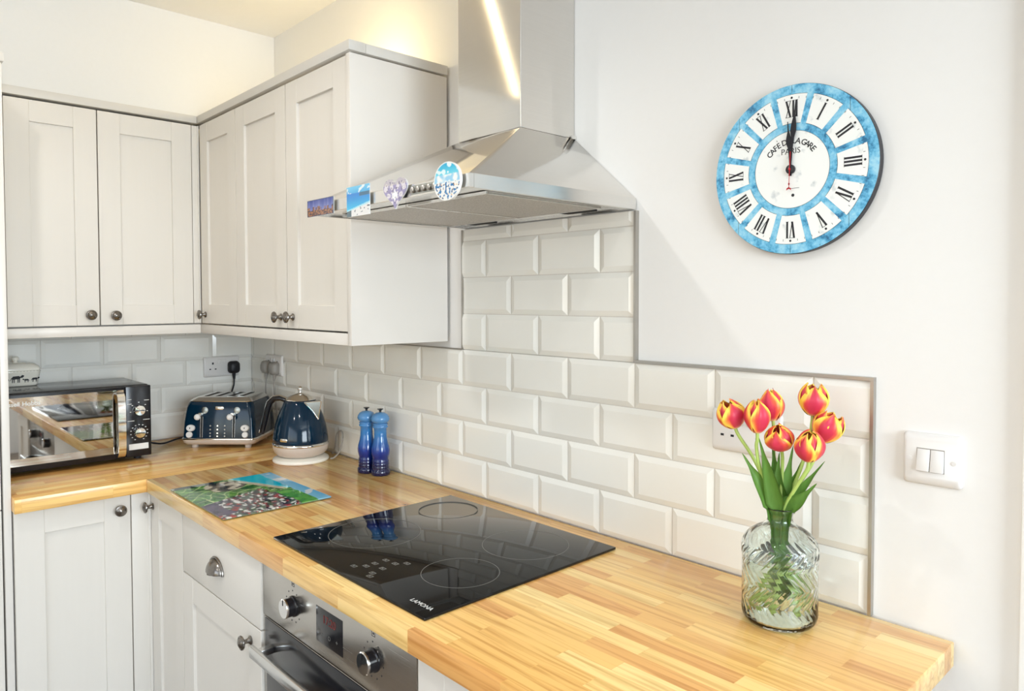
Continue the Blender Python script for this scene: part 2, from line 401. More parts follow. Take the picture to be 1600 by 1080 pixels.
# ------------------------------------------------------------------ bevelled tiles
def tile_wall(name, parent, T, regions, joint, rows, du=.202, g=.0015):
    b = MB(); b.T = T; bev = .0135
    for (u0, u1, z0, z1) in regions:
        b.box(u0, u1, -.0055, -.0095, z0, z1, mi=1)
        for r, (ra, rb) in enumerate(rows):
            a, c = max(ra, z0), min(rb, z1)
            if c - a < .006: continue
            j = joint(r)
            k = math.floor((u0 - j)/du)
            while j + k*du < u1:
                ta, tb = j + k*du + g, j + (k+1)*du - g; k += 1
                o = [max(ta, u0), min(tb, u1), max(ra+g*.7, z0), min(rb-g*.7, z1)]
                i = [max(ta+bev, u0), min(tb-bev, u1), max(ra+bev, z0), min(rb-bev, z1)]
                if o[1]-o[0] < .004: continue
                i[0] = min(max(i[0], o[0]), o[1]); i[1] = max(min(i[1], o[1]), o[0])
                if i[1] < i[0]: i[1] = i[0] = (o[0]+o[1])/2
                i[2] = min(max(i[2], o[2]), o[3]); i[3] = max(min(i[3], o[3]), o[2])
                if i[3] < i[2]: i[3] = i[2] = (o[2]+o[3])/2
                V = [(o[0],-.0075,o[2]),(o[1],-.0075,o[2]),(o[1],-.0075,o[3]),(o[0],-.0075,o[3]),
                     (o[0],-.0045,o[2]),(o[1],-.0045,o[2]),(o[1],-.0045,o[3]),(o[0],-.0045,o[3]),
                     (i[0],0,i[2]),(i[1],0,i[2]),(i[1],0,i[3]),(i[0],0,i[3])]
                F = [(0,1,5,4),(1,2,6,5),(2,3,7,6),(3,0,4,7),(4,5,9,8),(5,6,10,9),(6,7,11,10),(7,4,8,11),(8,9,10,11),(3,2,1,0)]
                b.add(V, F, 0)
    o = obj(name, b, [MT['tile'], MT['grout']], parent, smooth=False); return o
ROWS = [(0, .1032)] + [(.1032 + .102*k, .1032 + .102*(k+1)) for k in range(8)]
wb = bpy.data.objects['wall_back']; wl = bpy.data.objects['wall_left']
TB = lambda v: Vector((v.x, -v.y, v.z))
tile_wall('tiling', wb, TB, [(XL+.001, 0, .0005, .4085), (-1.108, -.505, .4095, .748)], lambda r: 0 if r % 2 == 0 else -.101, ROWS)
TLW = lambda v: Vector((XL + v.y + .0105, v.x, v.z))
tile_wall('tiling', wl, TLW, [(-.955, -.001, .0005, .4352)], lambda r: (-.27, -.165)[r % 2], ROWS)
b = MB()
b.box(.0002, .006, -.002, YW-.0003, .0005, .4093); b.box(-.505, .006, -.002, YW-.0003, .4095, .4155); b.box(-.505, -.499, -.002, YW-.0003, .4157, .7480)
b.box(XL+.01, -1.109, -.001, YW, .4085, .4115)
b.box(-1.112, -1.108, -.001, YW, .4115, .748)
obj('tile_edge_trim', b, MT['alu'], wb, smooth=False, label='grey metal trim')

# ------------------------------------------------------------------ worktops
def slab(name, x0, x1, y0, y1, m, label):
    b = MB(); b.box(x0, x1, y0, y1, -.040, 0, .0015, 2); o = obj(name, b, m); return tag(o, label, 'worktop')
slab('worktop', -1.890, .1335, -.6155, -.0003, MT['wood'], 'long honey oak block worktop carrying the hob and the tulip vase')
slab('worktop', XL+.0108, -1.8905, -.9545, -.0003, MT['woodl'], 'short oak block worktop under the microwave and toaster')

# ------------------------------------------------------------------ cabinet pieces
def TXY(y):   # front faces -y : (u, w outward, z)
    return lambda v: Vector((v.x, y - v.y, v.z))
def TYX(x):   # front faces +x
    return lambda v: Vector((x + v.y, v.x, v.z))
def shaker(parent, T, u0, u1, z0, z1, stile=.068, th=.020, rail=None, flat=False, name='door'):
    b = MB(); b.T = T; rail = rail or stile
    if flat: b.box(u0, u1, -th, 0, z0, z1, .0015)
    else:
        b.box(u0, u0+stile, -th, 0, z0, z1, .0007, 1); b.box(u1-stile, u1, -th, 0, z0, z1, .0007, 1)
        b.box(u0+stile, u1-stile, -th, -.0004, z0, z0+rail, .0007, 1); b.box(u0+stile, u1-stile, -th, -.0004, z1-rail, z1, .0007, 1)
        b.box(u0+stile-.002, u1-stile+.002, -th+.002, -.0085, z0+rail-.002, z1-rail+.002)
    return obj(name, b, MT['cab'], parent)
def knob(parent, T, u, z, s=1.0):
    b = MB()
    prof = [(0,-.0005),(.0105,-.0005),(.0108,.002),(.0085,.004),(.0058,.007),(.0052,.014),(.0070,.018),(.0150,.020),(.0172,.0225),(.0165,.0255),(.0130,.0268),(.0122,.0262),(.0110,.0272),(.0075,.0300),(.0,.0312)]
    V = MB.lathe
    b.T = lambda v: T(Vector((u + v.x*s, v.z*s, z + v.y*s)))
    b.lathe(prof, seg=28, cap=False)
    return obj('knob', b, MT['pewter'], parent)

# --- wall cabinets (left bank faces +x, right bank faces -y)
XC, YC = -2.2413, -.3170
ZD0, ZD1 = .4670, 1.1880
tl = thing('wall_cabinet', 'pale grey two-door wall cabinet above the microwave', 'cabinet', (-2.40, -.63, .446))
b = MB(); b.box(XL+.0, XC-.055, -.953, -.0, .4475, 1.192); obj('body', b, MT['cabplain'], tl)
T = TYX(XC)
dd = shaker(tl, T, -.9095, -.6510, ZD0, ZD1); knob(dd, T, -.6800, .5020)
dd = shaker(tl, T, -.6475, -.3430, ZD0, ZD1); knob(dd, T, -.6050, .4990)
b = MB(); b.T = T; b.box(-.3405, -.3180, -.020, -.002, ZD0, ZD1, .001); b.box(-.322, -.3165, -.02, .004, ZD0, ZD1, .0008); obj('corner_post', b, MT['cab'], tl)
b = MB(); b.T = T; b.box(-.953, -.9125, -.020, -.001, ZD0, ZD1, .001); obj('filler_strip', b, MT['cab'], tl)
tc = thing('wall_cabinet', 'narrow single-door wall cabinet in the corner above the kettle', 'cabinet', (-2.06, -.15, .446))
b = MB(); b.box(XC-.0535, -1.9105, YC+.055, -.0, .4475, 1.192); obj('body', b, MT['cabplain'], tc)
T = TXY(YC)
dd = shaker(tc, T, -2.2290, -1.9120, ZD0, ZD1); knob(dd, T, -2.1930, .4985)
tr = thing('wall_cabinet', 'wide two-door wall cabinet with a smooth end panel beside the hood', 'cabinet', (-1.54, -.15, .446))
b = MB(); b.box(-1.9100, -1.1955, YC+.055, -.0, .4475, 1.192); obj('body', b, MT['cabplain'], tr)
dd = shaker(tr, T, -1.9090, -1.5450, ZD0, ZD1); knob(dd, T, -1.5840, .4995)
dd = shaker(tr, T, -1.5410, -1.1960, ZD0, ZD1); knob(dd, T, -1.5060, .5005)
b = MB(); b.box(-1.1950, -1.1745, YC-.001, -.0, .4300, 1.1915, .0012); obj('end_panel', b, MT['cabplain'], tr)
# pelmets under, cornices over
b = MB(); b.box(XC-.020, XC-.001, -.953, YC-.0, .4300, .4620, .001); b.box(-2.53, XC-.02, -.953, -.32, .4420, .4470)
tag(obj('pelmet', b, MT['cabplain']), 'white strip under the cabinet doors above the microwave', 'pelmet')
b = MB(); b.box(XC-.0195, -1.1955, YC+.001, YC+.020, .4300, .4620, .001); b.box(XC+.02, -1.1955, YC+.02, -.012, .4420, .4470)
tag(obj('pelmet', b, MT['cabplain']), 'white strip under the cabinet doors above the kettle and grinders', 'pelmet')
b = MB(); b.box(-2.300, XC+.004, -.9535, YC-.006, 1.1965, 1.2230, .0015)
tag(obj('cornice', b, MT['cornice']), 'grey cornice topping the cabinet doors above the microwave', 'cornice')
b = MB(); b.box(XC-.02, -1.1700, YC-.0055, YC+.045, 1.1965, 1.2230, .0015); b.box(-1.220, -1.1700, YC+.0455, -.0, 1.1965, 1.2230, .0015)
tag(obj('cornice', b, MT['cornice']), 'grey cornice running along and around the cabinet beside the hood', 'cornice')
# over-cabinet lamps (hidden behind the cornice, warm light washing the wall)
for (x, y, e, lb) in ((-1.48, -.13, 1.9, 'small warm uplight on top of the cabinet nearest the hood'), (-2.02, -.20, .35, 'small warm uplight on top of the corner cabinet')):
    t = thing('cabinet_uplight', lb, 'lamp', (x, y, 1.1925))
    b = MB(); b.lathe([(0,0),(.03,0),(.032,.004),(.032,.010),(.028,.012),(.0,.012)], (x, y, 1.1925), 28); obj('housing', b, MT['chrome'], t)
    b = MB(); b.lathe([(0,.0122),(.025,.0122),(.024,.0135),(0,.014)], (x, y, 1.1925), 28); obj('diffuser', b, MT['warmlamp'], t)
    lamp('uplight', 'POINT', (x, y, 1.235), e, (1.0, .80, .42), .03)

# --- base cabinets
XBF, YBF = -1.918, -.5970
T = TYX(XBF); ZB1 = -.0445; ZB0 = -.77
t = thing('base_cabinet', 'pale grey base cabinet with one door under the microwave worktop', 'cabinet', (-2.2, -.80, -.92))
b = MB(); b.box(XL+.001, XBF-.050, -.9535, -.62, -.77, -.0405); b.box(XL, XBF-.07, -.9535, -.62, -.92, -.7705); obj('body', b, MT['cabplain'], t)
dd = shaker(t, T, -.9520, -.6540, ZB0, ZB1, .072, rail=.070); knob(dd, T, -.6860, -.0850)
t = thing('base_cabinet', 'corner base cabinet with a narrow door beside the cup-handled drawer', 'cabinet', (-1.9, -.3, -.92))
b = MB(); b.box(XBF-.0490, -1.6340, YBF+.050, -.012, -.77, -.0405); b.box(XBF-.07, -1.634, YBF+.07, -.012, -.92, -.7705); obj('body', b, MT['cabplain'], t)
b = MB(); b.T = T; b.box(-.6510, -.5975, -.020, -.0005, ZB0, ZB1, .001); b.box(-.6045, -.5965, -.02, .006, ZB0, ZB1, .001); obj('corner_post', b, MT['cab'], t)
T = TXY(YBF)
dd = shaker(t, T, -1.9110, -1.6340, ZB0, ZB1, .072, rail=.070); knob(dd, T, -1.8900, -.0870)
t = thing('base_cabinet', 'base cabinet with cup-handled drawer over a door, left of the oven', 'cabinet', (-1.37, -.3, -.92))
b = MB(); b.box(-1.6335, -1.1175, YBF+.050, -.012, -.77, -.0405); b.box(-1.6335, -1.1175, YBF+.07, -.012, -.92, -.7705); obj('body', b, MT['cabplain'], t)
dr = shaker(t, T, -1.6310, -1.1190, -.2160, ZB1, flat=True, name='drawer')
b = MB(); n = 18; V = []; F = []
a_, b_, c_ = .040, .024, .034
for i in range(n+1):
    th = PI*i/n
    for j in range(9):
        ph = PI/2*j/8
        V.append((-1.380 - a_*math.cos(th)*(1 if j == 0 else math.cos(ph)**.8 if j < 8 else 0.0), (.0005 + b_*math.sin(ph)), -.150 + c_*math.sin(th)*math.cos(ph)**1.0))
for i in range(n):
    for j in range(8): F.append((i*9+j, i*9+j+1, (i+1)*9+j+1, (i+1)*9+j))
b.T = T; b.add(V, F)
b.tube([(-1.380 - .0435*math.cos(PI*i/20), .0025, -.151 + .0375*math.sin(PI*i/20)) for i in range(21)], .0032, 8)
b.tube([(-1.420, .002, -.150), (-1.388, .0225, -.1515), (-1.380, .0247, -.152), (-1.372, .0225, -.1515), (-1.340, .002, -.150)], .0016, 6)
obj('cup_handle', b, MT['pewter'], dr, recalc=False)
dd = shaker(t, T, -1.6310, -1.1190, ZB0, -.2195, .072, rail=.070); knob(dd, T, -1.1760, -.2580)
t = thing('base_cabinet', 'pale grey base cabinet right of the oven under the hob end', 'cabinet', (-.38, -.3, -.92))
b = MB(); b.box(-.5020, -.2300, YBF+.050, -.012, -.77, -.0405); b.box(-.502, -.23, YBF+.07, -.012, -.92, -.7705); obj('body', b, MT['cabplain'], t)
shaker(t, T, -.5000, -.2300, ZB0, ZB1, .072, rail=.070)
# --- tall housing at the left edge
def tall(y0, y1, label):
    t = thing('tall_cabinet', label, 'cabinet', (-2.24, (y0+y1)/2, -.92))
    b = MB(); b.box(XL+.001, -1.952, y0+.001, y1-.0185, -.77, 1.2045); b.box(XL+.001, -2.0, y0+.001, y1-.0185, -.92, -.7705); obj('body', b, MT['dark'], t)
    b = MB(); b.box(XL+.001, -1.9305, y1-.018, y1, -.92, 1.2045, .0008); obj('side_panel', b, MT['cabplain'], t)
    T = TYX(-1.9330)
    dd = shaker(t, T, y0+.002, y1-.0225, ZB0, -.0345); knob(dd, T, y0+.06, -.09)
    dd = shaker(t, T, y0+.002, y1-.0225, -.0310, 1.2010); knob(dd, T, y0+.06, .06)
    b = MB(); b.box(XL+.25, -1.921, y0+.001, y1+.004, 1.2055, 1.2300, .0015); obj('cornice', b, MT['cornice'], t)
    return t
tall(-1.558, -.9555, 'tall pale grey larder cabinet at the left edge beside the microwave')
tall(-2.165, -1.5625, 'tall pale grey cabinet added out of view for the hood to reflect, beyond the first')  # unseen, added only for its beige reflection in the steel hood
tall(-2.772, -2.1695, 'tall pale grey cabinet added out of view for the hood to reflect, furthest along')  # likewise unseen, added to extend that beige reflection
# ------------------------------------------------------------------ oven
ov = thing('built_in_oven', 'stainless steel built-in oven with two knobs below the hob', 'oven', (-.81, -.3, -.66))
T = TXY(-.5920); x0, x1 = -1.1150, -.5110
b = MB(); b.box(x0+.01, x1-.01, -.570, -.03, -.66, -.046); obj('body', b, MT['dark'], ov)
b = MB(); b.T = T; b.box(x0, x1, -.02, 0, -.1760, -.0430, .0012); cp = obj('control_panel', b, MT['ovensteel'], ov)
b = MB(); b.T = T
b.box(x0, x1, -.022, -.0015, -.640, -.1800, .001, mi=1)
b.box(x0+.008, x1-.008, -.002, .0005, -.2900, -.1815, .0006, mi=0)
b.box(x0+.014, x1-.014, -.002, .0003, -.620, -.2935, .0006, mi=0)
od = obj('oven_door', b, [MT['black'], MT['ovensteel']], ov)
b = MB(); b.T = T
b.box(x0+.022, x1-.022, .034, .046, -.2560, -.2290, .003, 2)
b.box(x0+.035, x0+.055, -.0, .036, -.2500, -.2350, .002); b.box(x1-.055, x1-.035, 0, .036, -.2500, -.2350, .002)
obj('handle', b, MT['steelh'], od)
for kx in (-.9650, -.6460):
    b = MB(); b.T = lambda v, kx=kx: T(Vector((kx + v.x, v.z, -.1120 + v.y)))
    b.lathe([(0,.0004),(.0225,.0004),(.0222,.003),(.0200,.0045),(.0200,.019)], seg=36, mi=1, cap=False)
    b.lathe([(.0200,.019),(.0208,.0195),(.0210,.0225),(.0195,.0240),(0,.0243)], seg=36, mi=0, cap=False)
    b.box(-.0012, .0012, .008, .019, .0243, .0249, mi=1)
    obj('knob', b, [MT['chrome'], MT['black']], cp)
b = MB(); b.T = T; b.box(-.862, -.756, -.004, .0006, -.1490, -.0760, .0004)
ds = obj('display', b, MT['black'], cp)
b = MB()
MTXT = lambda x, z, y: Matrix.Translation((x, y, z)) @ Matrix.Rotation(PI/2, 4, 'X')
redm = mat('red_digits', srgb(110, 26, 22), .4, emis=(1, .06, .03), es=.015)
b.text('17:20', .024, MTXT(-.808, -.097, -.5930), 0)
obj('digits', b, redm, ds, smooth=False)
for ch, u in (('-', -.838), ('+', -.778)):
    b = MB(); b.text(ch, .014, MTXT(u, -.128, -.5930), 0); obj('display_symbol', b, MT['print'], ds, smooth=False)
b = MB()
b.T = lambda v: T(Vector((-.808 + v.x, .0008 + v.z, -.129 + v.y)))
b.lathe([(.0045,0),(.0045,.0002),(.0035,.0002),(.0035,0)], seg=20, cap=False)
obj('display_symbol', b, MT['print'], ds, smooth=False)
for kx in (-.9650, -.6460):
    b = MB(); b.T = T
    for k in range(11):
        uu = kx + .0335*math.cos(PI*k/5.5 + .5); zz = -.112 + .0335*math.sin(PI*k/5.5 + .5)
        b.box(uu-.0014, uu+.0014, 0, .0003, zz-.0014, zz+.0014)
    b.box(kx-.006, kx+.006, 0, .0003, -.0685, -.0675); b.box(kx-.006, kx+.006, 0, .0003, -.0585, -.0575)
    b.box(kx-.006, kx-.005, 0, .0003, -.0685, -.0575); b.box(kx+.005, kx+.006, 0, .0003, -.0685, -.0575); b.box(kx-.002, kx+.002, 0, .0003, -.065, -.061)
    obj('dial_marks', b, MT['blackm'], cp, smooth=False)

# ------------------------------------------------------------------ hob
hb = thing('induction_hob', 'black glass induction hob set flush in the oak worktop', 'hob', (-.80, -.3175, 0))
b = MB(); b.box(-1.0910, -.5075, -.5775, -.0575, .0003, .0062, .0018, 2); gl = obj('glass_top', b, MT['hob'], hb)
for i, (cx, cy, r) in enumerate(((-.9560, -.3900, .107), (-.6570, -.1900, .097), (-.6270, -.4010, .079), (-.9850, -.1500, .077))):
    b = MB(); z = .00625
    b.lathe([(r, z), (r, z+.00012), (r-.0012, z+.00012), (r-.0012, z)], (cx, cy, 0), 96, cap=False)
    obj('cooking_zone', b, MT['print'], gl, smooth=False)
for (x, y) in ((-.8031,-.538),(-.7860,-.520),(-.7858,-.4986),(-.786,-.472),(-.7560,-.4688),(-.7405,-.4504),(-.7507,-.5028),(-.7443,-.531),(-.7334,-.5438)):
    b = MB(); b.box(x-.0075, x+.0075, y-.005, y+.005, .0062, .00632); b.box(x-.0055, x+.0055, y-.0035, y+.0035, .00625, .00640, mi=1); b.box(x-.003, x+.001, y-.0015, y+.002, .00625, .0065, mi=0)
    obj('touch_key', b, [MT['print'], MT['hob']], gl, smooth=False)
b = MB(); b.text('LAMONA', .0150, Matrix.Translation((-.5560, -.5480, .00640)), 0, .0001); obj('lettering', b, MT['printw'], gl, smooth=False)

# ------------------------------------------------------------------ cooker hood
hd = thing('cooker_hood', 'stainless steel chimney cooker hood on the wall above the hob', 'cooker hood', (-.805, -.2, .751))
hx0, hx1, hy, hz0, hz1 = -1.1050, -.5050, -.4770, .7510, .7760
cx0, cx1, cy, cz = -.9120, -.6900, -.1720, .9370
b = MB()
b.box(hx0, hx1, hy, hy+.012, hz0, hz1, .0006, 1); b.box(hx0, hx0+.012, hy+.0121, YW-.002, hz0, hz1); b.box(hx1-.012, hx1, hy+.0121, YW-.002, hz0, hz1); b.box(hx0+.0122, hx1-.0122, YW-.012, YW-.002, hz0, hz1-.0005)
obj('lip', b, MT['steelh'], hd, smooth=False)
b = MB(); i_ = .0015
V = [(hx0+i_, hy+i_, hz1+.0002), (hx1-i_, hy+i_, hz1+.0002), (hx1-i_, YW-.001, hz1+.0002), (hx0+i_, YW-.001, hz1+.0002), (cx0, cy, cz), (cx1, cy, cz), (cx1, YW-.001, cz), (cx0, YW-.001, cz)]
vs, fs = b.add(V, [(3,2,1,0),(4,5,6,7),(0,1,5,4),(1,2,6,5),(2,3,7,6),(3,0,4,7)])
r = bmesh.ops.bevel(b.bm, geom=list({e for f in fs for e in f.edges}), offset=.0012, segments=2, profile=.5, affect='EDGES')
obj('canopy', b, MT['steel'], hd, ang=20)
b = MB(); b.box(cx0+.0006, cx1-.0006, cy+.0006, YW-.001, cz+.0005, ZC-.001, .0015, 2); obj('chimney', b, MT['steel'], hd, ang=20)
b = MB(); b.box(hx0+.0125, hx1-.0125, hy+.0125, YW-.013, hz0+.006, hz0+.014); up = obj('underside_panel', b, MT['steelh'], hd, smooth=False)
for (u0, u1) in ((-1.070, -.8075), (-.8035, -.545)):
    b = MB(); b.box(u0, u1, -.400, -.070, hz0+.0015, hz0+.0055, .001, 1); f = obj('grease_filter', b, MT['filter'], hd)
    b = MB(); zz = hz0 - .0006
    b.box(u0-.001, u1+.001, -.4025, -.398, zz, zz+.005); b.box(u0-.001, u1+.001, -.072, -.0675, zz, zz+.005)
    b.box(u0-.002, u0+.002, -.398, -.072, zz, zz+.005); b.box(u1-.002, u1+.002, -.398, -.072, zz, zz+.005); obj('frame', b, MT['chrome'], f, smooth=False)
for u in (-.975, -.635):
    b = MB(); b.box(u-.045, u+.045, -.055, -.025, hz0+.001, hz0+.0055, .001); obj('lamp_cover', b, MT['dark'], hd)
b = MB(); b.T = TXY(hy); b.box(-.681, -.578, 0, .0012, .7550, .7720, .0003, 1); obj('button_strip', b, MT['spoutface'], hd)
for k in range(5):
    b = MB(); b.T = lambda v, k=k: Vector((-.672 + k*.0175 + v.x, hy - .0012 - v.z, .7635 + v.y))
    b.lathe([(0,0),(.0062,0),(.0062,.004),(.0045,.0055),(0,.006)], seg=18, cap=False); obj('button', b, MT['alu'], hd)
b = MB(); b.box(cx1+.0005, cx1+.006, -.006, YW-.001, cz-.002, cz+.006, .0006); obj('bracket', b, MT['steelh'], hd)

# --- fridge magnets along the lip (printed pieces)
def nz2(x, y, s, seed=0): return noise.noise(Vector((x*s, y*s, seed)))
def mixc(a, b, t): t = max(0, min(1, t)); return tuple(a[i]*(1-t)+b[i]*t for i in range(3))
def print_plate(name, label, outline, cx, cz, y, th, fn, n=56, group=None, w=.1, h=.1, tiltz=0, clip=None):
    """grid plate facing -y, clipped to outline(u,v) in [-1,1]^2, u right, v up"""
    t = thing(name, label, 'magnet', (cx, y, cz), tiltz, group)
    b = MB(); idx = {}; V = []; F = []
    for j in range(n+1):
        for i in range(n+1):
            u, v = -1+2*i/n, -1+2*j/n; uu, vv = outline(u, v)
            V.append((uu*w/2, -th, vv*h/2))
    m = (n+1)**2
    V += [(x, 0, z) for (x, _, z) in V]
    for j in range(n):
        for i in range(n):
            q = (j*(n+1)+i, j*(n+1)+i+1, (j+1)*(n+1)+i+1, (j+1)*(n+1)+i); F.append(q); F.append(tuple(m+k for k in q[::-1]))
    ring = [i for i in range(n)] + [n + j*(n+1) for j in range(n)] + [(n+1)*n + n - i for i in range(n)] + [(n-j)*(n+1) for j in range(n)]
    for k in range(len(ring)):
        a, c = ring[k], ring[(k+1) % len(ring)]; F.append((a, m+a, m+c, c))
    b.add(V, F); o = obj('plate', b, MT['magnet'], t, local=True)
    set_print(o, lambda p: fn(p.x/(w/2), p.z/(h/2)) if p.y < -th*.5 else (235,235,232))
    b = MB(); b.box(-w*.32 if w > .05 else -.008, w*.32 if w > .05 else .008, .0002, -y+hy-.0003 if False else .0034, -.010, .010); 
    obj('magnet_backing', b, MT['blackm'], t, local=True); return t
sq = lambda u, v: (u, v)
def city(u, v):
    if abs(u) > .96 or abs(v) > .93: return (58, 70, 100)
    sk = -.1 + .35*nz2(u, 0, 3.2, 1) + .18*math.copysign(1, nz2(u, 0, 9, 2))
    if v > sk: return mixc((120,130,190), (58,74,150), (v-sk)*.9)
    return mixc((176,120,84), (70,52,60), .5+1.6*nz2(u*2, v, 5, 4))
def beach(u, v):
    if v > .55: return mixc((120,200,236), (60,160,220), (1-v)*1.6) if nz2(u, v, 3, 3) < .25 else (225,240,246)
    if v > .3 and u > .2 + .4*nz2(u, v, 4, 2): return (62, 110, 140)
    if v > -.35 + .35*u*.6: return mixc((30,130,215), (60,190,235), (.5-v))
    if v > -.45 + .2*u: return (170,225,240)
    c = (232,232,232); 
    if nz2(u, v, 6, 9) > .42: c = (60,80,100)
    if u < -.6: c = (90,110,120)
    return c
def lace(u, v):
    k = math.sin(9*math.hypot(u, v+.1)) * math.cos(6*math.atan2(u, v+.1))
    c = (224,218,226) if k > .1 else (158,150,190)
    if abs(u)+abs(v+.1) < .28: c = (246,246,248)
    if v > .45: c = mixc(c, (214,206,196), .6)
    if nz2(u, v, 9, 7) > .35: c = (120,112,140)
    return c
def village(u, v):
    r = math.hypot(u, v)
    if r > .93: return (240,240,238)
    if v > .35: return mixc((120,215,235), (22,170,215), (v-.3)*1.6) if nz2(u, v, 3, 5) < .2 else (220,242,246)
    if v > -.05: return mixc((150,205,235), (240,244,244), .5+2*nz2(u, v, 4, 6))
    c = (236,238,238)
    if nz2(u, v, 7, 8) > .12: c = (42,120,180)
    if nz2(u, v, 9, 11) > .38: c = (22,50,80)
    if nz2(u, v, 10, 14) > .48: c = (240,180,60)
    return c
def heart(u, v):
    # square to heart
    r = max(abs(u), abs(v))
    if r == 0: return (0, .0)
    a = math.atan2(v, u); s = r
    t = PI/2 - a
    x = math.sin(t)**3; y = (13*math.cos(t) - 5*math.cos(2*t) - 2*math.cos(3*t) - math.cos(4*t))/16.5 
    return (x*s, (y+.13)*s*.93 - .0)
def disc(u, v):
    r = max(abs(u), abs(v)); a = math.atan2(v, u); return (r*math.cos(a), r*math.sin(a))
ym = hy - .0042
g = 'souvenir magnets along the hood edge'
print_plate('fridge_magnet', 'dark city skyline magnet at the far left corner of the hood', sq, -1.030, .7640, ym, .003, city, 44, g, .120, .038)
print_plate('fridge_magnet', 'rectangular blue beach postcard magnet on the hood edge', sq, -.8660, .7620, ym, .003, beach, 50, g, .090, .064)
print_plate('fridge_magnet', 'lilac and white heart-shaped magnet on the hood edge', heart, -.7240, .7620, ym, .005, lace, 56, g, .080, .074)
print_plate('fridge_magnet', 'round turquoise and white seaside magnet next to the hood buttons', disc, -.5570, .7660, ym, .005, village, 56, g, .078, .070)

# ------------------------------------------------------------------ wall clock
CR = .1550; CCX, CCZ = -.1410, .7895
ck = thing('wall_clock', 'round distressed blue and white wall clock with Roman numerals', 'clock', (CCX, YW, CCZ))
b = MB(); M = RX(PI/2)
b.lathe([(0,.0005),(CR-.004,.0005),(CR,.003),(CR,.0175),(CR-.001,.0185),(0,.0185)], seg=128, M=M, cap=False)
obj('case', b, MT['cink'], ck, local=True)
b = MB()
def ring(r0, r1, z, a0=0, a1=2*PI, n=96, mi=0, th=.0002):
    V = []; F = []
    for k in range(n+1):
        a = a0 + (a1-a0)*k/n
        for r in (r0, r1): V.append((r*math.sin(a), -z, r*math.cos(a)))
    for k in range(n): F.append((2*k, 2*k+1, 2*k+3, 2*k+2))
    b.add(V, F, mi)
Z1 = .0190
ring(0, CR-.0006, Z1, mi=1)                                  # blue ground
ring(0, CR*.455, Z1+.0003, mi=0)
for k in range(12):
    a = 2*PI*k/12; da = PI/12
    r0, r1 = CR*.545, CR*.885
    # white cell with slightly parallel blue bars between cells
    e0 = da - .0052/r0; e1 = da - .0062/r1
    n = 12; V = []; F = []
    for q in range(n+1):
        f = -1 + 2*q/n
        V.append((r0*math.sin(a+f*e0), -(Z1+.0003), r0*math.cos(a+f*e0))); V.append((r1*math.sin(a+f*e1), -(Z1+.0003), r1*math.cos(a+f*e1)))
    for q in range(n): F.append((2*q, 2*q+1, 2*q+3, 2*q+2))
    b.add(V, F, 0)
    # thin dark outline of the cell
    for rr, ee in ((r0, e0), (r1, e1)): ring(rr-.0004, rr+.0002, Z1+.0004, a-ee, a+ee, 12, 2)
ring(CR*.455, CR*.455+.0006, Z1+.0004, mi=2)
def stroke(a, rc, p0, p1, w0):
    """quad in a numeral cell; local coords (s across, t outward)"""
    er = Vector((math.sin(a), 0, math.cos(a))); et = Vector((math.cos(a), 0, -math.sin(a)))
    d = (Vector(p1)-Vector(p0)).normalized(); 
    def P(s, t): v = et*s + er*(rc+t); return (v.x, -(Z1+.0006), v.z)
    hw = w0/2
    b.add([P(p0[0]-hw, p0[1]), P(p0[0]+hw, p0[1]), P(p1[0]+hw, p1[1]), P(p1[0]-hw, p1[1])], [(0,1,2,3)], 2)
NUM = {0:'XII',1:'I',2:'II',3:'III',4:'IV',5:'V',6:'VI',7:'VII',8:'VIII',9:'IX',10:'X',11:'XI'}
H2 = .0150; RC = CR*.715
for k, s in NUM.items():
    a = 2*PI*k/12; wd = {'I': .0062, 'V': .0125, 'X': .0125}
    tot = sum(wd[c] for c in s); u = -tot/2
    for c in s:
        m_ = u + wd[c]/2
        if c == 'I': stroke(a, RC, (m_, -H2), (m_, H2), .0036)
        elif c == 'V':
            stroke(a, RC, (u+.0022, H2), (m_, -H2), .0037); stroke(a, RC, (u+wd[c]-.0022, H2), (m_, -H2), .0014)
        else:
            stroke(a, RC, (u+.0022, H2), (u+wd[c]-.0022, -H2), .0037); stroke(a, RC, (u+.0022, -H2), (u+wd[c]-.0022, H2), .0014)
        hw = wd[c]/2*.86
        for e in (-1, 1):
            if c == 'V' and e == -1: continue
            stroke(a, RC, (m_, e*H2-.0004), (m_, e*H2+.0004), 2*hw)
        u += wd[c]
    # minute dot and ticks
    er = Vector((math.sin(a), 0, math.cos(a)))
    ring_c = er*(CR*.845)
    V = [(ring_c.x + .0021*math.cos(2*PI*q/12), -(Z1+.0006), ring_c.z + .0021*math.sin(2*PI*q/12)) for q in range(12)]; b.add(V, [tuple(range(12))], 2)
    for q in (-2, -1, 1, 2):
        aa = a + q*2*PI/60; stroke(aa, CR*.84, (0, -.0018), (0, .0018), .0008)
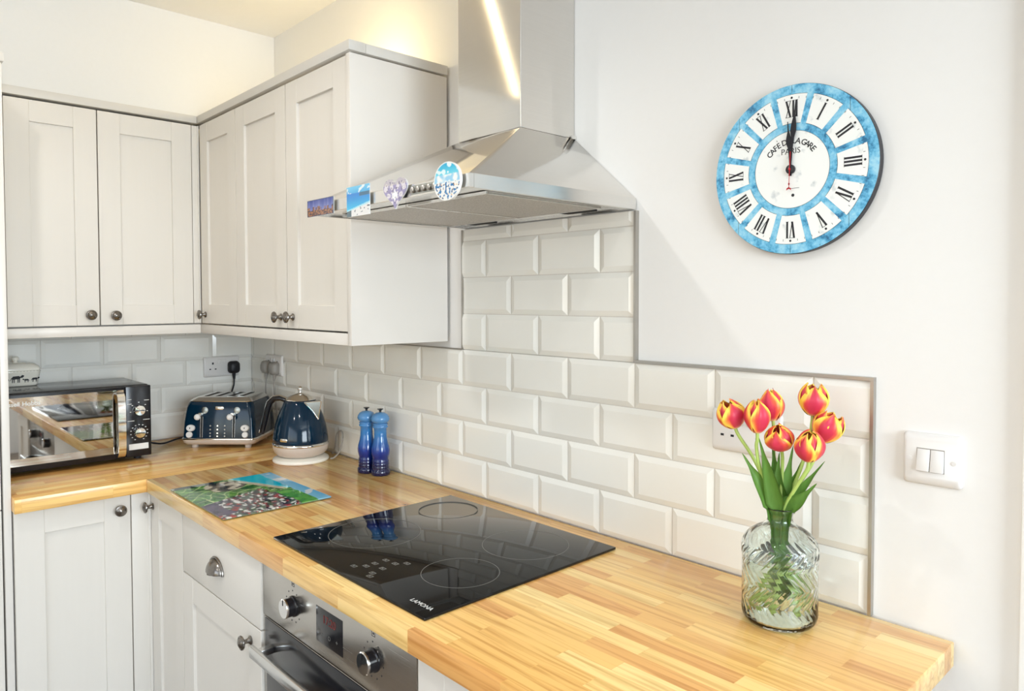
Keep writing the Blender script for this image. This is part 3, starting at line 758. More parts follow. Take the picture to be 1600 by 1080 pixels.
# vertical plank lines of the printed boards
for xx in (-.105, -.06, 0.0, .055, .105):
    hh = math.sqrt(max(0, (CR*.99)**2-xx*xx)); 
    for z0, z1 in ((CR*.9 if abs(xx) < .08 else hh*.6, hh), (-hh, -(CR*.9 if abs(xx) < .08 else hh*.6))):
        b.add([(xx-.0003, -(Z1+.0002), z0), (xx+.0003, -(Z1+.0002), z0), (xx+.0003, -(Z1+.0002), z1), (xx-.0003, -(Z1+.0002), z1)], [(0,1,2,3)], 2)
txt = 'CAFE DE LA GARE'
wds = {' ': .55, 'I': .5}
pos = 0; ps = []
for c in txt: wv = wds.get(c, 1.0); ps.append(pos + wv/2); pos += wv
for c, p in zip(txt, ps):
    if c == ' ': continue
    a = math.radians((p - pos/2)/pos*112)
    R_ = CR*.335
    Mx = Matrix.Rotation(a, 4, 'Y') @ Matrix.Translation((0, -(Z1+.0006), R_)) @ Matrix.Rotation(PI/2, 4, 'X')
    b.text(c, .0150, Mx, 2, .00005, .012)
    if c == 'E' and txt.index('E') == 3 and p == ps[3]:
        b.text("'", .012, Matrix.Rotation(a, 4, 'Y') @ Matrix.Translation((.001, -(Z1+.0006), R_+.0068)) @ Matrix.Rotation(PI/2, 4, 'X'), 2, .00005)
b.text('PARIS', .0150, Matrix.Translation((-.001, -(Z1+.0006), CR*.215)) @ Matrix.Rotation(PI/2, 4, 'X'), 2, .00005)
ring(.0028, .0040, Z1+.0006, mi=2)
for i_v in range(1): pass
b.add([(.003*math.cos(2*PI*q/10)+.004, -(Z1+.0006), .003*math.sin(2*PI*q/10)-.0475) for q in range(10)], [tuple(range(10))], 2)
b.add([(-.006, -(Z1+.0006), -.0352), (.016, -(Z1+.0006), -.0352), (.016, -(Z1+.0006), -.0345), (-.006, -(Z1+.0006), -.0345)], [(0,1,2,3)], 2)
obj('dial', b, [MT['cwhite'], MT['cblue'], MT['cink']], ck, local=True, smooth=False)
def hand(name, L, ang, z, kind, m):
    b = MB(); b.T = lambda v: Matrix.Rotation(ang, 3, 'Y') @ Vector((v.x, -z - v.z, v.y))
    if kind == 'spade':
        w = .0016
        out = [(-w, -.012), (w, -.012), (w*1.2, L*.42), (.0055, L*.56), (.0050, L*.64), (.0012, L*.80), (.0006, L), (-.0006, L), (-.0012, L*.80), (-.0050, L*.64), (-.0055, L*.56), (-w*1.2, L*.42)]
        b.prism(out, 0, .0008)
    else:
        b.prism([(-.0005, -.036), (.0005, -.036), (.0006, L), (-.0006, L)], 0, .0006)
        b.prism([(-.0045, -.0385), (0, -.0355), (.0045, -.0385), (.004, -.0350), (0, -.0325), (-.004, -.0350)], 0, .0006)
        b.prism([(-.0014, -.0285), (.0014, -.0285), (.0014, -.0255), (-.0014, -.0255)], 0, .0006)
    return obj(name, b, m, ck, local=True, smooth=False)
hand('hour_hand', .088, math.radians(-4), .0215, 'spade', MT['hands'])
hand('minute_hand', .125, math.radians(4.5), .0235, 'spade', MT['hands'])
hand('second_hand', .032, math.radians(2), .0252, 'second', MT['red'])
b = MB(); b.lathe([(0,.019),(.0085,.019),(.0085,.0235),(.007,.0245),(0,.0245)], seg=28, M=M, cap=False); b.lathe([(0,.0245),(.0020,.0245),(.002,.027),(0,.0273)], seg=20, M=M, cap=False, mi=1)
obj('hub', b, [MT['hands'], MT['red']], ck, local=True)

# ------------------------------------------------------------------ switch and sockets
def plate_back(parent, x0, x1, z0, z1, T, d=.011):
    b = MB(); b.T = T
    cx, cz, hx, hz = (x0+x1)/2, (z0+z1)/2, (x1-x0)/2, (z1-z0)/2
    b2 = MB(); b2.T = lambda v: T(Vector((cx + v.x, v.z, cz + v.y)))
    b2.loft([(0, hx, hz, .006), (d*.45, hx, hz, .006), (d*.8, hx-.0015, hz-.004, .006), (d, hx-.004, hz-.012, .004)])
    return obj('faceplate', b2, MT['white'], parent, ang=50)
sw = thing('light_switch', 'white double rocker light switch on the wall right of the tiles', 'light switch', (.0960, YW, .2875))
T = TXY(YW)
plate_back(sw, .0530, .1395, .2450, .3300, T)
for k, u in enumerate((.0850, .1052)):
    b = MB(); b.T = T
    z0, z1 = .2690, .3045
    V = [(u-.0095, .010, z0), (u+.0095, .010, z0), (u+.0095, .010, z1), (u-.0095, .010, z1), (u-.0095, .0175, z0), (u+.0095, .0175, z0), (u+.0095, .0118, z1), (u-.0095, .0118, z1)]
    vs, fs = b.add(V, [(0,1,2,3),(4,5,6,7),(0,1,5,4),(1,2,6,5),(2,3,7,6),(3,0,4,7)])
    bmesh.ops.bevel(b.bm, geom=list({e for f in fs for e in f.edges}), offset=.0007, segments=2, profile=.5, affect='EDGES')
    obj('rocker', b, MT['white'], sw)
b = MB(); b.T = T; b.box(.0745, .1157, .0095, .0112, .2675, .3060); obj('rocker_frame', b, MT['greyplug'], sw)
for u in (.0640, .1290):
    b = MB(); b.T = lambda v, u=u: T(Vector((u + v.x, .0108 + v.z, .2870 + v.y))); b.lathe([(0,0),(.0038,0),(.0036,.0008),(0,.0009)], seg=18, cap=False); obj('screw_cap', b, MT['white'], sw)
def socket(label, T, c, z0=.2480, z1=.3320, orient=(0, 0)):
    p = T(Vector((c, 0, z0)))
    t = thing('wall_socket', label, 'socket', tuple(p))
    plate_back(t, c-.0735, c+.0735, z0, z1, T, .010)
    for s in (-1, 1):
        u = c + s*.0375
        b = MB(); b.T = T
        b.box(u-.0035, u+.0035, .0098, .0103, z0+.052, z0+.0605)            # earth slot
        for q in (-1, 1): b.box(u+q*.011-.0035, u+q*.011+.0035, .0098, .0103, z0+.0305, z0+.0350)
        obj('pin_holes', b, MT['blackm'], t, smooth=False)
        b = MB(); b.T = T; b.box(c+s*.010-.006, c+s*.010+.006, .0095, .0135, z0+.055, z0+.072, .0012); obj('rocker', b, MT['white'], t)
    return t
socket('white double socket behind the tulips', TXY(0), -.2290, .2480, .3320)
TLW2 = lambda v: Vector((XL + .0105 + v.y, v.x, v.z))
socket('white double socket on the left wall above the toaster', TLW2, -.1310, .2330, .3170)
socket('white double socket by the corner behind the kettle', TXY(0), -2.3070, .2450, .3290)
def plug(label, T, u, z, m, group=None):
    p = T(Vector((u, .010, z)))
    t = thing('plug', label, 'plug', tuple(p), 0, group)
    b = MB(); b.T = lambda v: T(Vector((u + v.x, .0106 + v.z, z + v.y)))
    b.loft([(0, .022, .024, .012), (.008, .024, .026, .014), (.024, .021, .024, .014), (.030, .014, .016, .012)])
    obj('plug_body', b, m, t, ang=60)
    b = MB(); b.T = T; b.tube([(u, .022, z-.020), (u, .022, z-.034), (u, .023, z-.050)], [.008, .0065, .0042], 10); obj('cable_grip', b, m, t)
    return t
plug('black plug in the double socket above the toaster', TLW2, -.0860, .2700, MT['blackm'])
plug('grey plug nearer the corner behind the kettle', TXY(0), -2.3440, .2780, MT['greyplug'])
plug('grey plug further from the corner behind the kettle', TXY(0), -2.2700, .2770, MT['greyplug'])
def cable(label, pts, r, m, group=None):
    # catmull smooth
    P = [Vector(p) for p in pts]; out = []
    for i in range(len(P)-1):
        p0, p1, p2, p3 = P[max(i-1, 0)], P[i], P[i+1], P[min(i+2, len(P)-1)]
        for k in range(8):
            t = k/8; out.append(.5*((2*p1) + (-p0+p2)*t + (2*p0-5*p1+4*p2-p3)*t*t + (-p0+3*p1-3*p2+p3)*t**3))
    out.append(P[-1])
    b = MB(); b.tube(out, r, 8); return tag(obj('power_cable', b, m), label, 'cable', group)
cable('black cable hanging from the plug down behind the toaster', [(-2.513,-.086,.221),(-2.512,-.088,.195),(-2.50,-.105,.160),(-2.505,-.12,.10),(-2.50,-.13,.02),(-2.495,-.15,.005)], .0035, MT['blackm'])
cable('black cable lying on the worktop between microwave and toaster', [(-2.42,-.502,.045),(-2.42,-.485,.036),(-2.40,-.45,.018),(-2.42,-.40,.005),(-2.47,-.34,.005),(-2.50,-.29,.005)], .0035, MT['blackm'])
cable('grey cable hanging behind the toaster from the plug nearer the corner', [(-2.344,-.023,.229),(-2.346,-.024,.19),(-2.350,-.020,.13),(-2.350,-.018,.06),(-2.345,-.018,.005)], .003, MT['greyplug'])
cable('grey cable hanging behind the kettle from the outer grey plug', [(-2.270,-.023,.228),(-2.268,-.024,.18),(-2.262,-.018,.12),(-2.255,-.015,.05),(-2.24,-.013,.004)], .003, MT['greyplug'])
cable('grey cable looping out behind the right side of the kettle', [(-1.745,-.066,.005),(-1.735,-.058,.008),(-1.722,-.044,.03),(-1.722,-.032,.07),(-1.742,-.024,.095),(-1.78,-.02,.08),(-1.80,-.018,.03),(-1.82,-.018,.004)], .003, MT['greyplug'])

# ------------------------------------------------------------------ microwave
mw = thing('microwave', 'black microwave with mirrored door and chrome handle in the left corner', 'microwave', (-2.36, -.725, 0))
mx0, mx1, my0, my1, mz0, mz1 = -2.500, -2.215, -.9480, -.5080, .012, .2590
b = MB(); b.box(mx0, mx1, my0, my1, mz0, mz1, .006, 3); obj('body', b, MT['black'], mw)
for (x, y) in ((-2.47,-.92),(-2.47,-.54),(-2.245,-.92),(-2.245,-.54)):
    b = MB(); b.lathe([(0,.0003),(.012,.0003),(.013,.0125),(0,.0125)], (x, y, 0), 16); obj('foot', b, MT['blackm'], mw)
T = TYX(-2.1950)
b = MB(); b.T = T; b.box(my0, -.5900, -.0195, 0, mz0+.002, mz1-.002, .0015, mi=1); b.box(my0+.003, -.5935, -.001, .0006, mz0+.020, mz1-.012, .0004, 1, mi=0)
dr = obj('door', b, [MT['mirror'], MT['black']], mw)
b = MB(); b.text('Russell Hobbs', .0185, Matrix.Translation((-2.1940, -.8880, .2270)) @ Matrix.Rotation(PI/2, 4, 'Z') @ Matrix.Rotation(PI/2, 4, 'X'), 0, .0001, .03); obj('lettering', b, MT['printw'], dr, smooth=False)
b = MB(); b.T = T
pp = [(-.6085, .000, .240), (-.6085, .018, .2385), (-.6085, .030, .226), (-.6085, .035, .200), (-.6085, .036, .13), (-.6085, .035, .060), (-.6085, .030, .034), (-.6085, .018, .0225), (-.6085, .000, .021)]
n = len(pp)
V = []; F = []
for (u, wv, z) in pp:
    V += [(u-.0115, wv, z), (u+.0115, wv, z)]
for i, (u, wv, z) in enumerate(pp):
    nx = pp[min(i+1, n-1)]; pv = pp[max(i-1, 0)]; tx = Vector((0, nx[1]-pv[1], nx[2]-pv[2])).normalized(); nn = Vector((0, tx.z, -tx.y))
    V += [(u-.0115, wv+nn.y*.006, z+nn.z*.006), (u+.0115, wv+nn.y*.006, z+nn.z*.006)]
for i in range(n-1):
    a = 2*i; c = 2*n + 2*i
    F += [(a, a+1, a+3, a+2), (c, c+1, c+3, c+2), (a, a+2, c+2, c), (a+1, a+3, c+3, c+1)]
F += [(0, 1, 2*n+1, 2*n), (2*n-2, 2*n-1, 4*n-1, 4*n-2)]
b.add(V, F); obj('handle', b, MT['chrome'], dr, ang=50)
b = MB(); b.T = T; b.box(-.5885, my1, -.0195, 0, mz0+.002, mz1-.002, .0025, 3); cp = obj('control_panel', b, MT['black'], mw)
for z in (.1730, .0960):
    b = MB(); b.T = lambda v, z=z: T(Vector((-.5470 + v.x, v.z, z + v.y)))
    b.lathe([(0,.0003),(.0185,.0003),(.0185,.010),(.0165,.0155),(.0,.0160)], seg=32, cap=False); b.box(-.014, .014, -.0015, .0015, .0155, .0168, mi=1)
    obj('dial', b, [MT['chrome'], MT['blackm']], cp)
for (z, n0, a0, a1, bars) in ((.1730, 5, -10, 190, ((-.583, -.570, .2115), (-.583, -.570, .196), (-.530, -.514, .206))), (.0960, 13, -60, 240, ((-.583, -.562, .1375), (-.534, -.513, .1390)))):
    b = MB(); b.T = T
    for k in range(n0):
        a = math.radians(a0 + (a1-a0)*k/(n0-1)); u = -.547 + .0270*math.cos(a); zz = z + .0270*math.sin(a)
        b.box(u-.0022, u+.0022, 0, .0003, zz-.0011, zz+.0011)
    for (u0, u1, zb) in bars: b.box(u0, u1, 0, .0003, zb-.0009, zb+.0009)
    obj('dial_marks', b, MT['printw'], cp, smooth=False)
b = MB(); b.T = T; b.box(-.5800, -.5180, 0, .0004, .0380, .0580); obj('white_sticker', b, MT['printw'], cp, smooth=False)

# ------------------------------------------------------------------ butter dish on the microwave
bd = thing('butter_dish', 'white lidded ceramic dish painted with black cows on the microwave', 'dish', (-2.474, -.857, .2592))
b = MB(); b.loft([(0, .038, .056, .010), (.004, .040, .059, .010), (.046, .046, .066, .012), (.050, .0475, .0675, .012), (.052, .046, .066, .012)]); di = obj('dish', b, MT['offwhite'], bd, local=True, ang=60)
b = MB(); b.loft([(.0525, .046, .066, .012), (.058, .047, .067, .012), (.066, .044, .064, .016), (.076, .034, .052, .020), (.080, .018, .03, .015)])
b.lathe([(.0,.079),(.007,.079),(.006,.084),(.012,.090),(.012,.095),(.008,.099),(0,.100)], seg=20, cap=False); obj('lid', b, MT['offwhite'], bd, local=True, ang=60)
b = MB()
def xf(z): return .040 + (z-.004)/.042*.006 + .0006
def cow(yc, zc, s, fl):
    def q(pts):
        b.add([(xf(zc + p[1]*s), yc + fl*p[0]*s, zc + p[1]*s) for p in pts], [tuple(range(len(pts)))])
    q([(-.9,.1),(-.6,.5),(.4,.55),(.75,.3),(.6,-.1),(-.7,-.15)]); q([(.6,.35),(1.0,.75),(1.35,.55),(1.15,.2),(.8,.1)])
    for px in (-.7, -.4, .25, .5): q([(px-.09,-.05),(px+.09,-.05),(px+.07,-.85),(px-.07,-.85)])
    q([(-.9,.2),(-1.1,-.4),(-1.02,-.42),(-.8,.1)])
for (yc, zc, s, fl) in ((.049,.022,.0105,1),(.024,.020,.0085,-1),(-.004,.027,.0165,1),(-.040,.026,.0145,-1)): cow(yc, zc, s, fl)
for k in range(14): b.add([(.0478, -.06+k*.0095, .0505), (.0478, -.057+k*.0095, .0505), (.0478, -.057+k*.0095, .0512), (.0478, -.06+k*.0095, .0512)], [(0,1,2,3)])
obj('painted_cows', b, MT['blackm'], di, local=True, smooth=False, recalc=False)

# ------------------------------------------------------------------ toaster
ts = thing('toaster', 'glossy navy four-slice toaster with pale base beside the kettle', 'toaster', (-2.2820, -.1960, 0), math.radians(46.2))
H = .178
def hyz(z): t = (z-.035)/(H-.035); return .118 - .014*t - .004*math.sin(PI*min(1, max(0, t)))*0
b = MB(); b.loft([(.040, .137, .118, .020), (.10, .1335, .1125, .020), (.150, .127, .1055, .020), (.166, .1225, .101, .022), (.172, .119, .098, .022)], nr=8); obj('body', b, MT['navy'], ts, local=True, ang=50)
b = MB(); b.loft([(.0122, .116, .098, .020), (.0145, .128, .110, .024), (.022, .1365, .1185, .026), (.0335, .1395, .1215, .024)], nr=8); obj('base_tray', b, MT['taupe'], ts, local=True, ang=60)
b = MB(); b.loft([(.0336, .1400, .1220, .024), (.0370, .1405, .1225, .024), (.0398, .1385, .1200, .022)], nr=8); obj('chrome_band', b, MT['chrome'], ts, local=True, ang=60)
b = MB(); b.loft([(.1722, .1195, .0985, .022), (.1745, .1200, .0990, .022), (.1775, .116, .095, .022), (.1860, .102, .082, .02), (.1875, .096, .077, .018)], nr=8); tp = obj('top_plate', b, MT['steelh'], ts, local=True, ang=50)
for xx in (-.066, -.024, .024, .066):
    b = MB(); b.box(xx-.0125, xx+.0125, -.062, .066, .1872, .1882, .0003, 1); b.box(xx-.0085, xx+.0085, -.058, .062, .1880, .1886, mi=1); obj('slot', b, [MT['chrome'], MT['dark']], ts, local=True)
for (sx, sy) in ((-1,-1),(1,-1),(-1,1),(1,1)):
    b = MB(); b.lathe([(0,.0003),(.0115,.0003),(.0125,.0125),(0,.0125)], (sx*.1, sy*.085, 0), 18); obj('foot', b, MT['taupe'], ts, local=True)
def onface(x, z, off): # point on the sloped front face
    if z <= .10: yy = .118 - (z-.04)/.06*.0055
    else: yy = .1125 - (z-.10)/.05*.007
    return (x, -yy - off, z)
SL = math.radians(6.5)
def disc_on(name, x, z, r, th, m, sx=1.0, par=None, prof=None):
    b = MB(); c = Vector(onface(x, z, 0)); Mr = Matrix.Rotation(PI/2 - SL, 3, 'X')
    pr = prof or [(0,.0002),(r,.0002),(r,th*.7),(r*.85,th),(0,th)]
    b.T = lambda v: c + Mr @ Vector((v.x*sx, v.y, v.z)); b.lathe(pr, seg=26, cap=False); return obj(name, b, m, par or ts, local=True)
for x in (-.0620, .0580):
    b = MB()
    for dx in (-.0042, .0042): b.tube([onface(x+dx, .043, .001), onface(x+dx, .085, .001), onface(x+dx, .118, .001)], .0012, 8)
    obj('lever_rail', b, MT['chrome'], ts, local=True)
    b = MB(); b.tube([onface(x, .043, .0005), onface(x, .118, .0005)], .0026, 8); obj('lever_slot', b, MT['dark'], ts, local=True)
    disc_on('lever_backplate', x+.010, .142, .0120, .002, MT['spoutface'])
    lv = disc_on('lever', x, .126, .0075, .022, MT['chrome'])
    b = MB(); c = Vector(onface(x-.006, .121, .027)); b.lathe([(0,-.0085)] + [(.0115*math.sin(PI*k/10), -.0085*math.cos(PI*k/10)) for k in range(1, 10)] + [(0,.0085)], c, 22, Matrix.Rotation(PI/2-SL, 3, 'X'), cap=False); obj('lever_knob', b, MT['white'], lv, local=True)
for x in (-.1010, .1010):
    d_ = disc_on('dial', x, .0770, .0125, .010, MT['white'], 1.25); disc_on('pointer', x, .0770, .003, .0125, MT['blackm'], .5, d_)
    disc_on('button', x*1.03-.002, .0525, .0115, .009, MT['white'])
for zz in (.0850, .0715, .058, .047):
    for xx in (-.029, -.002, .025):
        disc_on('indicator_button', xx, zz, .0030, .002, MT['chrome'] if xx == -.002 else MT['alu'])
b = MB(); c = Vector(onface(.002, .150, 0)); Mr = Matrix.Rotation(PI/2 - SL, 3, 'X'); b.T = lambda v: c + Mr @ v
b.loft([(0, .0170, .0060, .0058), (.0018, .0170, .0060, .0058), (.0025, .0155, .0048, .0046)]); obj('badge', b, MT['chrome'], ts, local=True)
b = MB(); b.tube([(-.128,-.02,.150),(-.140,-.02,.155),(-.149,-.02,.145),(-.152,-.02,.120),(-.146,-.02,.100),(-.136,-.02,.098)], .005, 8, sy=3.0, up=(1,0,0)); obj('side_handle', b, MT['blackm'], ts, local=True)

# ------------------------------------------------------------------ kettle
kt = thing('kettle', 'glossy navy kettle with steel lid and spout on a pale base', 'kettle', (-1.8180, -.1390, 0), math.radians(19))
b = MB(); b.lathe([(0,.0003),(.093,.0003),(.0945,.004),(.0925,.010),(.080,.0165),(0,.0175)], seg=64, cap=False); obj('power_base', b, MT['offwhite'], kt, local=True)
b = MB(); b.lathe([(0,.0180),(.066,.0180),(.078,.023),(.088,.034),(.0925,.048),(.0930,.056)], seg=64, cap=False); obj('lower_shell', b, MT['taupe'], kt, local=True, ang=60)
b = MB(); b.lathe([(.0930,.0562),(.0945,.0570),(.0948,.0600),(.0935,.0645),(.0915,.0655)], seg=64, cap=False); obj('chrome_band', b, MT['chrome'], kt, local=True, ang=60)
b = MB(); b.lathe([(.0915,.0655),(.0925,.068),(.0918,.080),(.0890,.100),(.0840,.125),(.0765,.150),(.0670,.175),(.0575,.196),(.0535,.2050),(.0510,.2070),(.0,.2072)], seg=72, cap=False); obj('body', b, MT['navy'], kt, local=True, ang=60)
b = MB(); b.lathe([(.0505,.2074),(.0520,.2090),(.0500,.2120),(.0400,.2190),(.0260,.2260),(.0120,.2300),(.0055,.2320),(.0040,.2370),(.0045,.2395)], seg=56, cap=False)
b.lathe([(0,.2375)] + [(.0088*math.sin(PI*k/12), .2460-.0088*math.cos(PI*k/12)) for k in range(1, 12)] + [(0,.2548)], seg=24, cap=False); obj('lid', b, MT['chrome'], kt, local=True, ang=50)
# V-shaped spout
b = MB()
P = [(.050,-.030,.203),(.050,.030,.203),(.098,0,.2060),(.078,0,.150),(.056,-.026,.1985),(.056,.026,.1985)]
b.add([(.046,-.031,.2055),(.046,.031,.2055),(.094,0,.2080),(.0780,0,.1480),(.0520,-.031,.2015),(.0520,.031,.2015),(.0905,0,.2040)], [(4,3,6),(6,3,5),(0,4,6,2),(2,6,5,1),(0,2,1)], 1)
b.tube([(.0500,-.0325,.2045),(.0700,-.0160,.176),(.0800,0,.1460)], .0022, 8); b.tube([(.0500,.0325,.2045),(.0700,.0160,.176),(.0800,0,.1460)], .0022, 8); b.tube([(.0500,-.0325,.2055),(.0945,0,.2085),(.0500,.0325,.2055)], .0016, 8)
b.tube([(.0945,0,.2085),(.0800,0,.146)], .0013, 6)
obj('spout', b, [MT['chrome'], MT['spoutface']], kt, local=True, recalc=False, ang=30)
b = MB(); b.T = Matrix.Rotation(math.radians(22), 3, 'Z'); hp = [(-.046,0,.2030),(-.070,0,.2120),(-.092,0,.2100),(-.108,0,.1960),(-.118,0,.165),(-.128,0,.125),(-.138,0,.088)]
b.tube(hp, [.008,.009,.009,.009,.0088,.0082,.006], 12, sy=1.25, up=(0,0,1)); hn = obj('handle', b, MT['black'], kt, local=True)
b = MB(); b.T = Matrix.Rotation(math.radians(22), 3, 'Z'); b.tube([(x-.0095 if i > 2 else x-.004*i/2, y, z+(.0092 if i < 3 else .004)) for i, (x, y, z) in enumerate(hp)], .0034, 8, sy=2.2, up=(0,0,1)); obj('handle_trim', b, MT['chrome'], hn, local=True)
b = MB(); c = Vector((.0, 0, 0)); aa = math.radians(-82)
b.T = lambda v: Matrix.Rotation(aa, 3, 'Z') @ Vector((.0905 + v.z, v.x, .083 + v.y)); b.loft([(0, .0145, .0055, .0053), (.0028, .0145, .0055, .0053), (.0036, .0128, .0042, .0040)]); obj('badge', b, MT['chrome'], kt, local=True)

# ------------------------------------------------------------------ salt and pepper grinders
gr = thing('pepper_grinder', 'blue ombre ceramic grinder, the taller-looking one nearer the hob', 'grinder', (-1.4480, -.0560, 0))
prof = [(0,.0003),(.0280,.0003),(.0298,.003),(.0298,.015),(.0268,.0185),(.0262,.0205),(.0275,.0245),(.0262,.0285),(.0258,.0300),(.0270,.0340),(.0258,.0380),(.0255,.0395),(.0264,.0430),(.0252,.047),(.0240,.051),(.0262,.059),(.0284,.068),(.0288,.078),(.0268,.090),(.0226,.104),(.0198,.120),(.0192,.136),(.0202,.1470),(.0236,.1500),(.0240,.1535),(.0218,.1560),(.0222,.1580),(.0238,.1605),(.0228,.1625)]
b = MB(); b.lathe(prof + [(0,.1625)], seg=48, cap=False); obj('body', b, MT['ombre'], gr, local=True, ang=60)
b = MB(); b.lathe([(0,.1628),(.0205,.1628),(.0215,.165),(.0265,.1690),(.0290,.1760),(.0272,.1840),(.0220,.1915),(.0130,.1965),(.0,.1980)], seg=48, cap=False); obj('cap', b, MT['ombre'], gr, local=True, ang=60)
b = MB(); b.lathe([(0,.1978),(.0035,.1978),(.0035,.2030),(.0095,.2068),(.0098,.2085),(.0060,.2085),(0,.2070)], seg=24, cap=False); obj('finial', b, MT['black'], gr, local=True)
gs = hcopy(gr); gs.name = 'pepper_grinder.001'; gs.location = (-1.5060, -.0700, WZ)
gs['label'] = 'blue ombre ceramic grinder standing on the kettle side of its twin'
for o_ in (gr, gs): o_['group'] = 'pair of blue grinders'

# ------------------------------------------------------------------ glass chopping board with aerial bay photo
bx0, bx1, by0, by1 = -1.6930, -1.3080, -.6080, -.3080
t = thing('chopping_board', 'glass worktop saver printed with an aerial bay view', 'chopping board', ((bx0+bx1)/2, (by0+by1)/2, 0))
b = MB(); n1, n2 = 150, 118; V = []; F = []
for j in range(n2+1):
    for i in range(n1+1): V.append((bx0+(bx1-bx0)*i/n1, by0+(by1-by0)*j/n2, .0060))
for j in range(n2):
    for i in range(n1): a = j*(n1+1)+i; F.append((a, a+1, a+n1+2, a+n1+1))
m0 = len(V); V += [(x, y, .0022) for (x, y, _) in V]
ringi = [i for i in range(n1)] + [n1 + j*(n1+1) for j in range(n2)] + [(n1+1)*n2 + n1 - i for i in range(n1)] + [(n2-j)*(n1+1) for j in range(n2)]
for k in range(len(ringi)): a, c = ringi[k], ringi[(k+1) % len(ringi)]; F.append((a, m0+a, m0+c, c))
F += [tuple(m0+q for q in f[::-1]) for f in F[:n1*n2]]
b.add(V, F); o = obj('glass_plate', b, MT['photo'], t, smooth=False)
def bay(p):
    u = (p.x/(bx1-bx0)) + .5; v = (p.y/(by1-by0)) + .5
    if p.z < .0035: return (120,140,120)
    N = lambda s, k: nz2(u*1.3, v, s, k)
    hor = .875 + .01*N(8, 1)
    if v > hor:
        c = mixc((150,214,246), (96,184,240), (v-hor)*6)
        return (232,242,248) if N(7, 2) > .26 else c
    sea = .56 + .52*u + .015*N(6, 3)
    if v > sea and u < .56: return mixc((10,190,226), (40,214,236), .5+N(4, 4)) if v > sea + .02 else (140,220,220)
    if v > sea - .06 and .12 < u < .54: return mixc((206,190,164), (236,226,206), .5+N(9, 5))
    if u > .60 and v > .70 + .05*N(6, 6): return mixc((66,150,60), (120,190,86), .5+N(10, 7))
    if u < .07 and v < .40: return (40,48,50) if N(6, 20) > 0 else (190,196,190)
    if ((u-.19)/.17)**2 + ((v-.42)/.17)**2 < 1 + .5*N(6, 8):           # grey headland with ruins
        k = N(12, 10) + .4*math.sin(26*v + 4*u); return (214,206,186) if k > .18 else (128,118,104) if k > -.25 else (44,46,42)
    if u < .52 + .3*(.35 - v) or (v > .66 and u < .6):                 # fields and pale lanes
        k = N(10, 11); l = abs(math.sin((u*1.3+v*.8)*22 + 5*N(3, 12))); l2 = abs(math.sin((v*1.3-u)*16 + 4*N(3, 13)))
        return (210,222,160) if min(l, l2) < .11 else mixc((30,96,34), (104,166,66), .5+k)
    # town: terraces of roofs running across the slope
    row = math.sin((v*1.6 + u*.35)*48 + 7*N(5, 16)); k = N(15, 13); q = N(26, 14)
    if v < .13 + .10*N(4, 17) and u < .93: return (96,82,112) if k < .15 else (60,56,76)
    if (row > .45 and N(19, 18) > .05) or q > .40: return (240,238,236)
    if row < -.15 and k > .10: return (176,46,52)
    if row < -.35: return (40,44,60)
    return mixc((116,110,120), (62,96,62), .5+1.8*N(8, 15))
set_print(o, bay)
for (x, y) in ((bx0+.02, by0+.02), (bx1-.02, by0+.02), (bx0+.02, by1-.02), (bx1-.02, by1-.02)):
    b = MB(); b.lathe([(0,.0002),(.007,.0002),(.007,.0022),(0,.0022)], (x, y, 0), 14); obj('rubber_foot', b, MT['white'], t)

# ------------------------------------------------------------------ glass vase with water
VX, VY = -.0960, -.1300
vs_ = thing('glass_vase', 'ribbed herringbone glass bottle vase holding the tulips', 'vase', (VX, VY, 0))
outer = [(.030,.0008),(.048,.0010),(.0560,.0040),(.0600,.010),(.0618,.018)]
zz = .022
def vr(z):
    if z < .112: return .0616
    t = (z-.112)/.056; return .0616*(1-t**2.3)**.62 + .012*t
while zz < .1655: outer.append((vr(zz), zz)); zz += .00125
outer += [(.0260,.1680),(.0225,.1705),(.0208,.174),(.0203,.178),(.0208,.183),(.0225,.189),(.0255,.1935),(.0272,.1955),(.0268,.1972)]
BANDS = [.012, .042, .072, .102, .135]
def ribs(a, z):
    if z < .012 or z > .156: return 0
    fade = min(1, (z-.012)/.006) * min(1, (.156-z)/.010)
    k = 0
    while k < 4 and z > BANDS[k+1]: k += 1
    sgn = 1 if k % 2 == 0 else -1
    ph = a*30 + sgn*(z - BANDS[min(k, 4)])*430 + (0 if k % 2 == 0 else 430*.03)
    s = math.sin(ph); return -.0009*fade*(max(0, s)**1.2)
b = MB()
b.lathe(outer, seg=272, cap=False, disp=ribs)
inner = [(.0245,.1970),(.0235,.1935),(.0205,.189),(.0188,.183),(.0185,.177),(.0188,.172),(.0215,.1685),(.0280,.1635),(.0360,.1580),(.0430,.1515),(.0490,.1430),(.0540,.1330),(.0575,.1210),(.0588,.112),(.0590,.060),(.0590,.020),(.0570,.013),(.0530,.0085),(.040,.0070),(.0,.0068)]
b2 = MB(); b.lathe(inner, seg=272, cap=False)
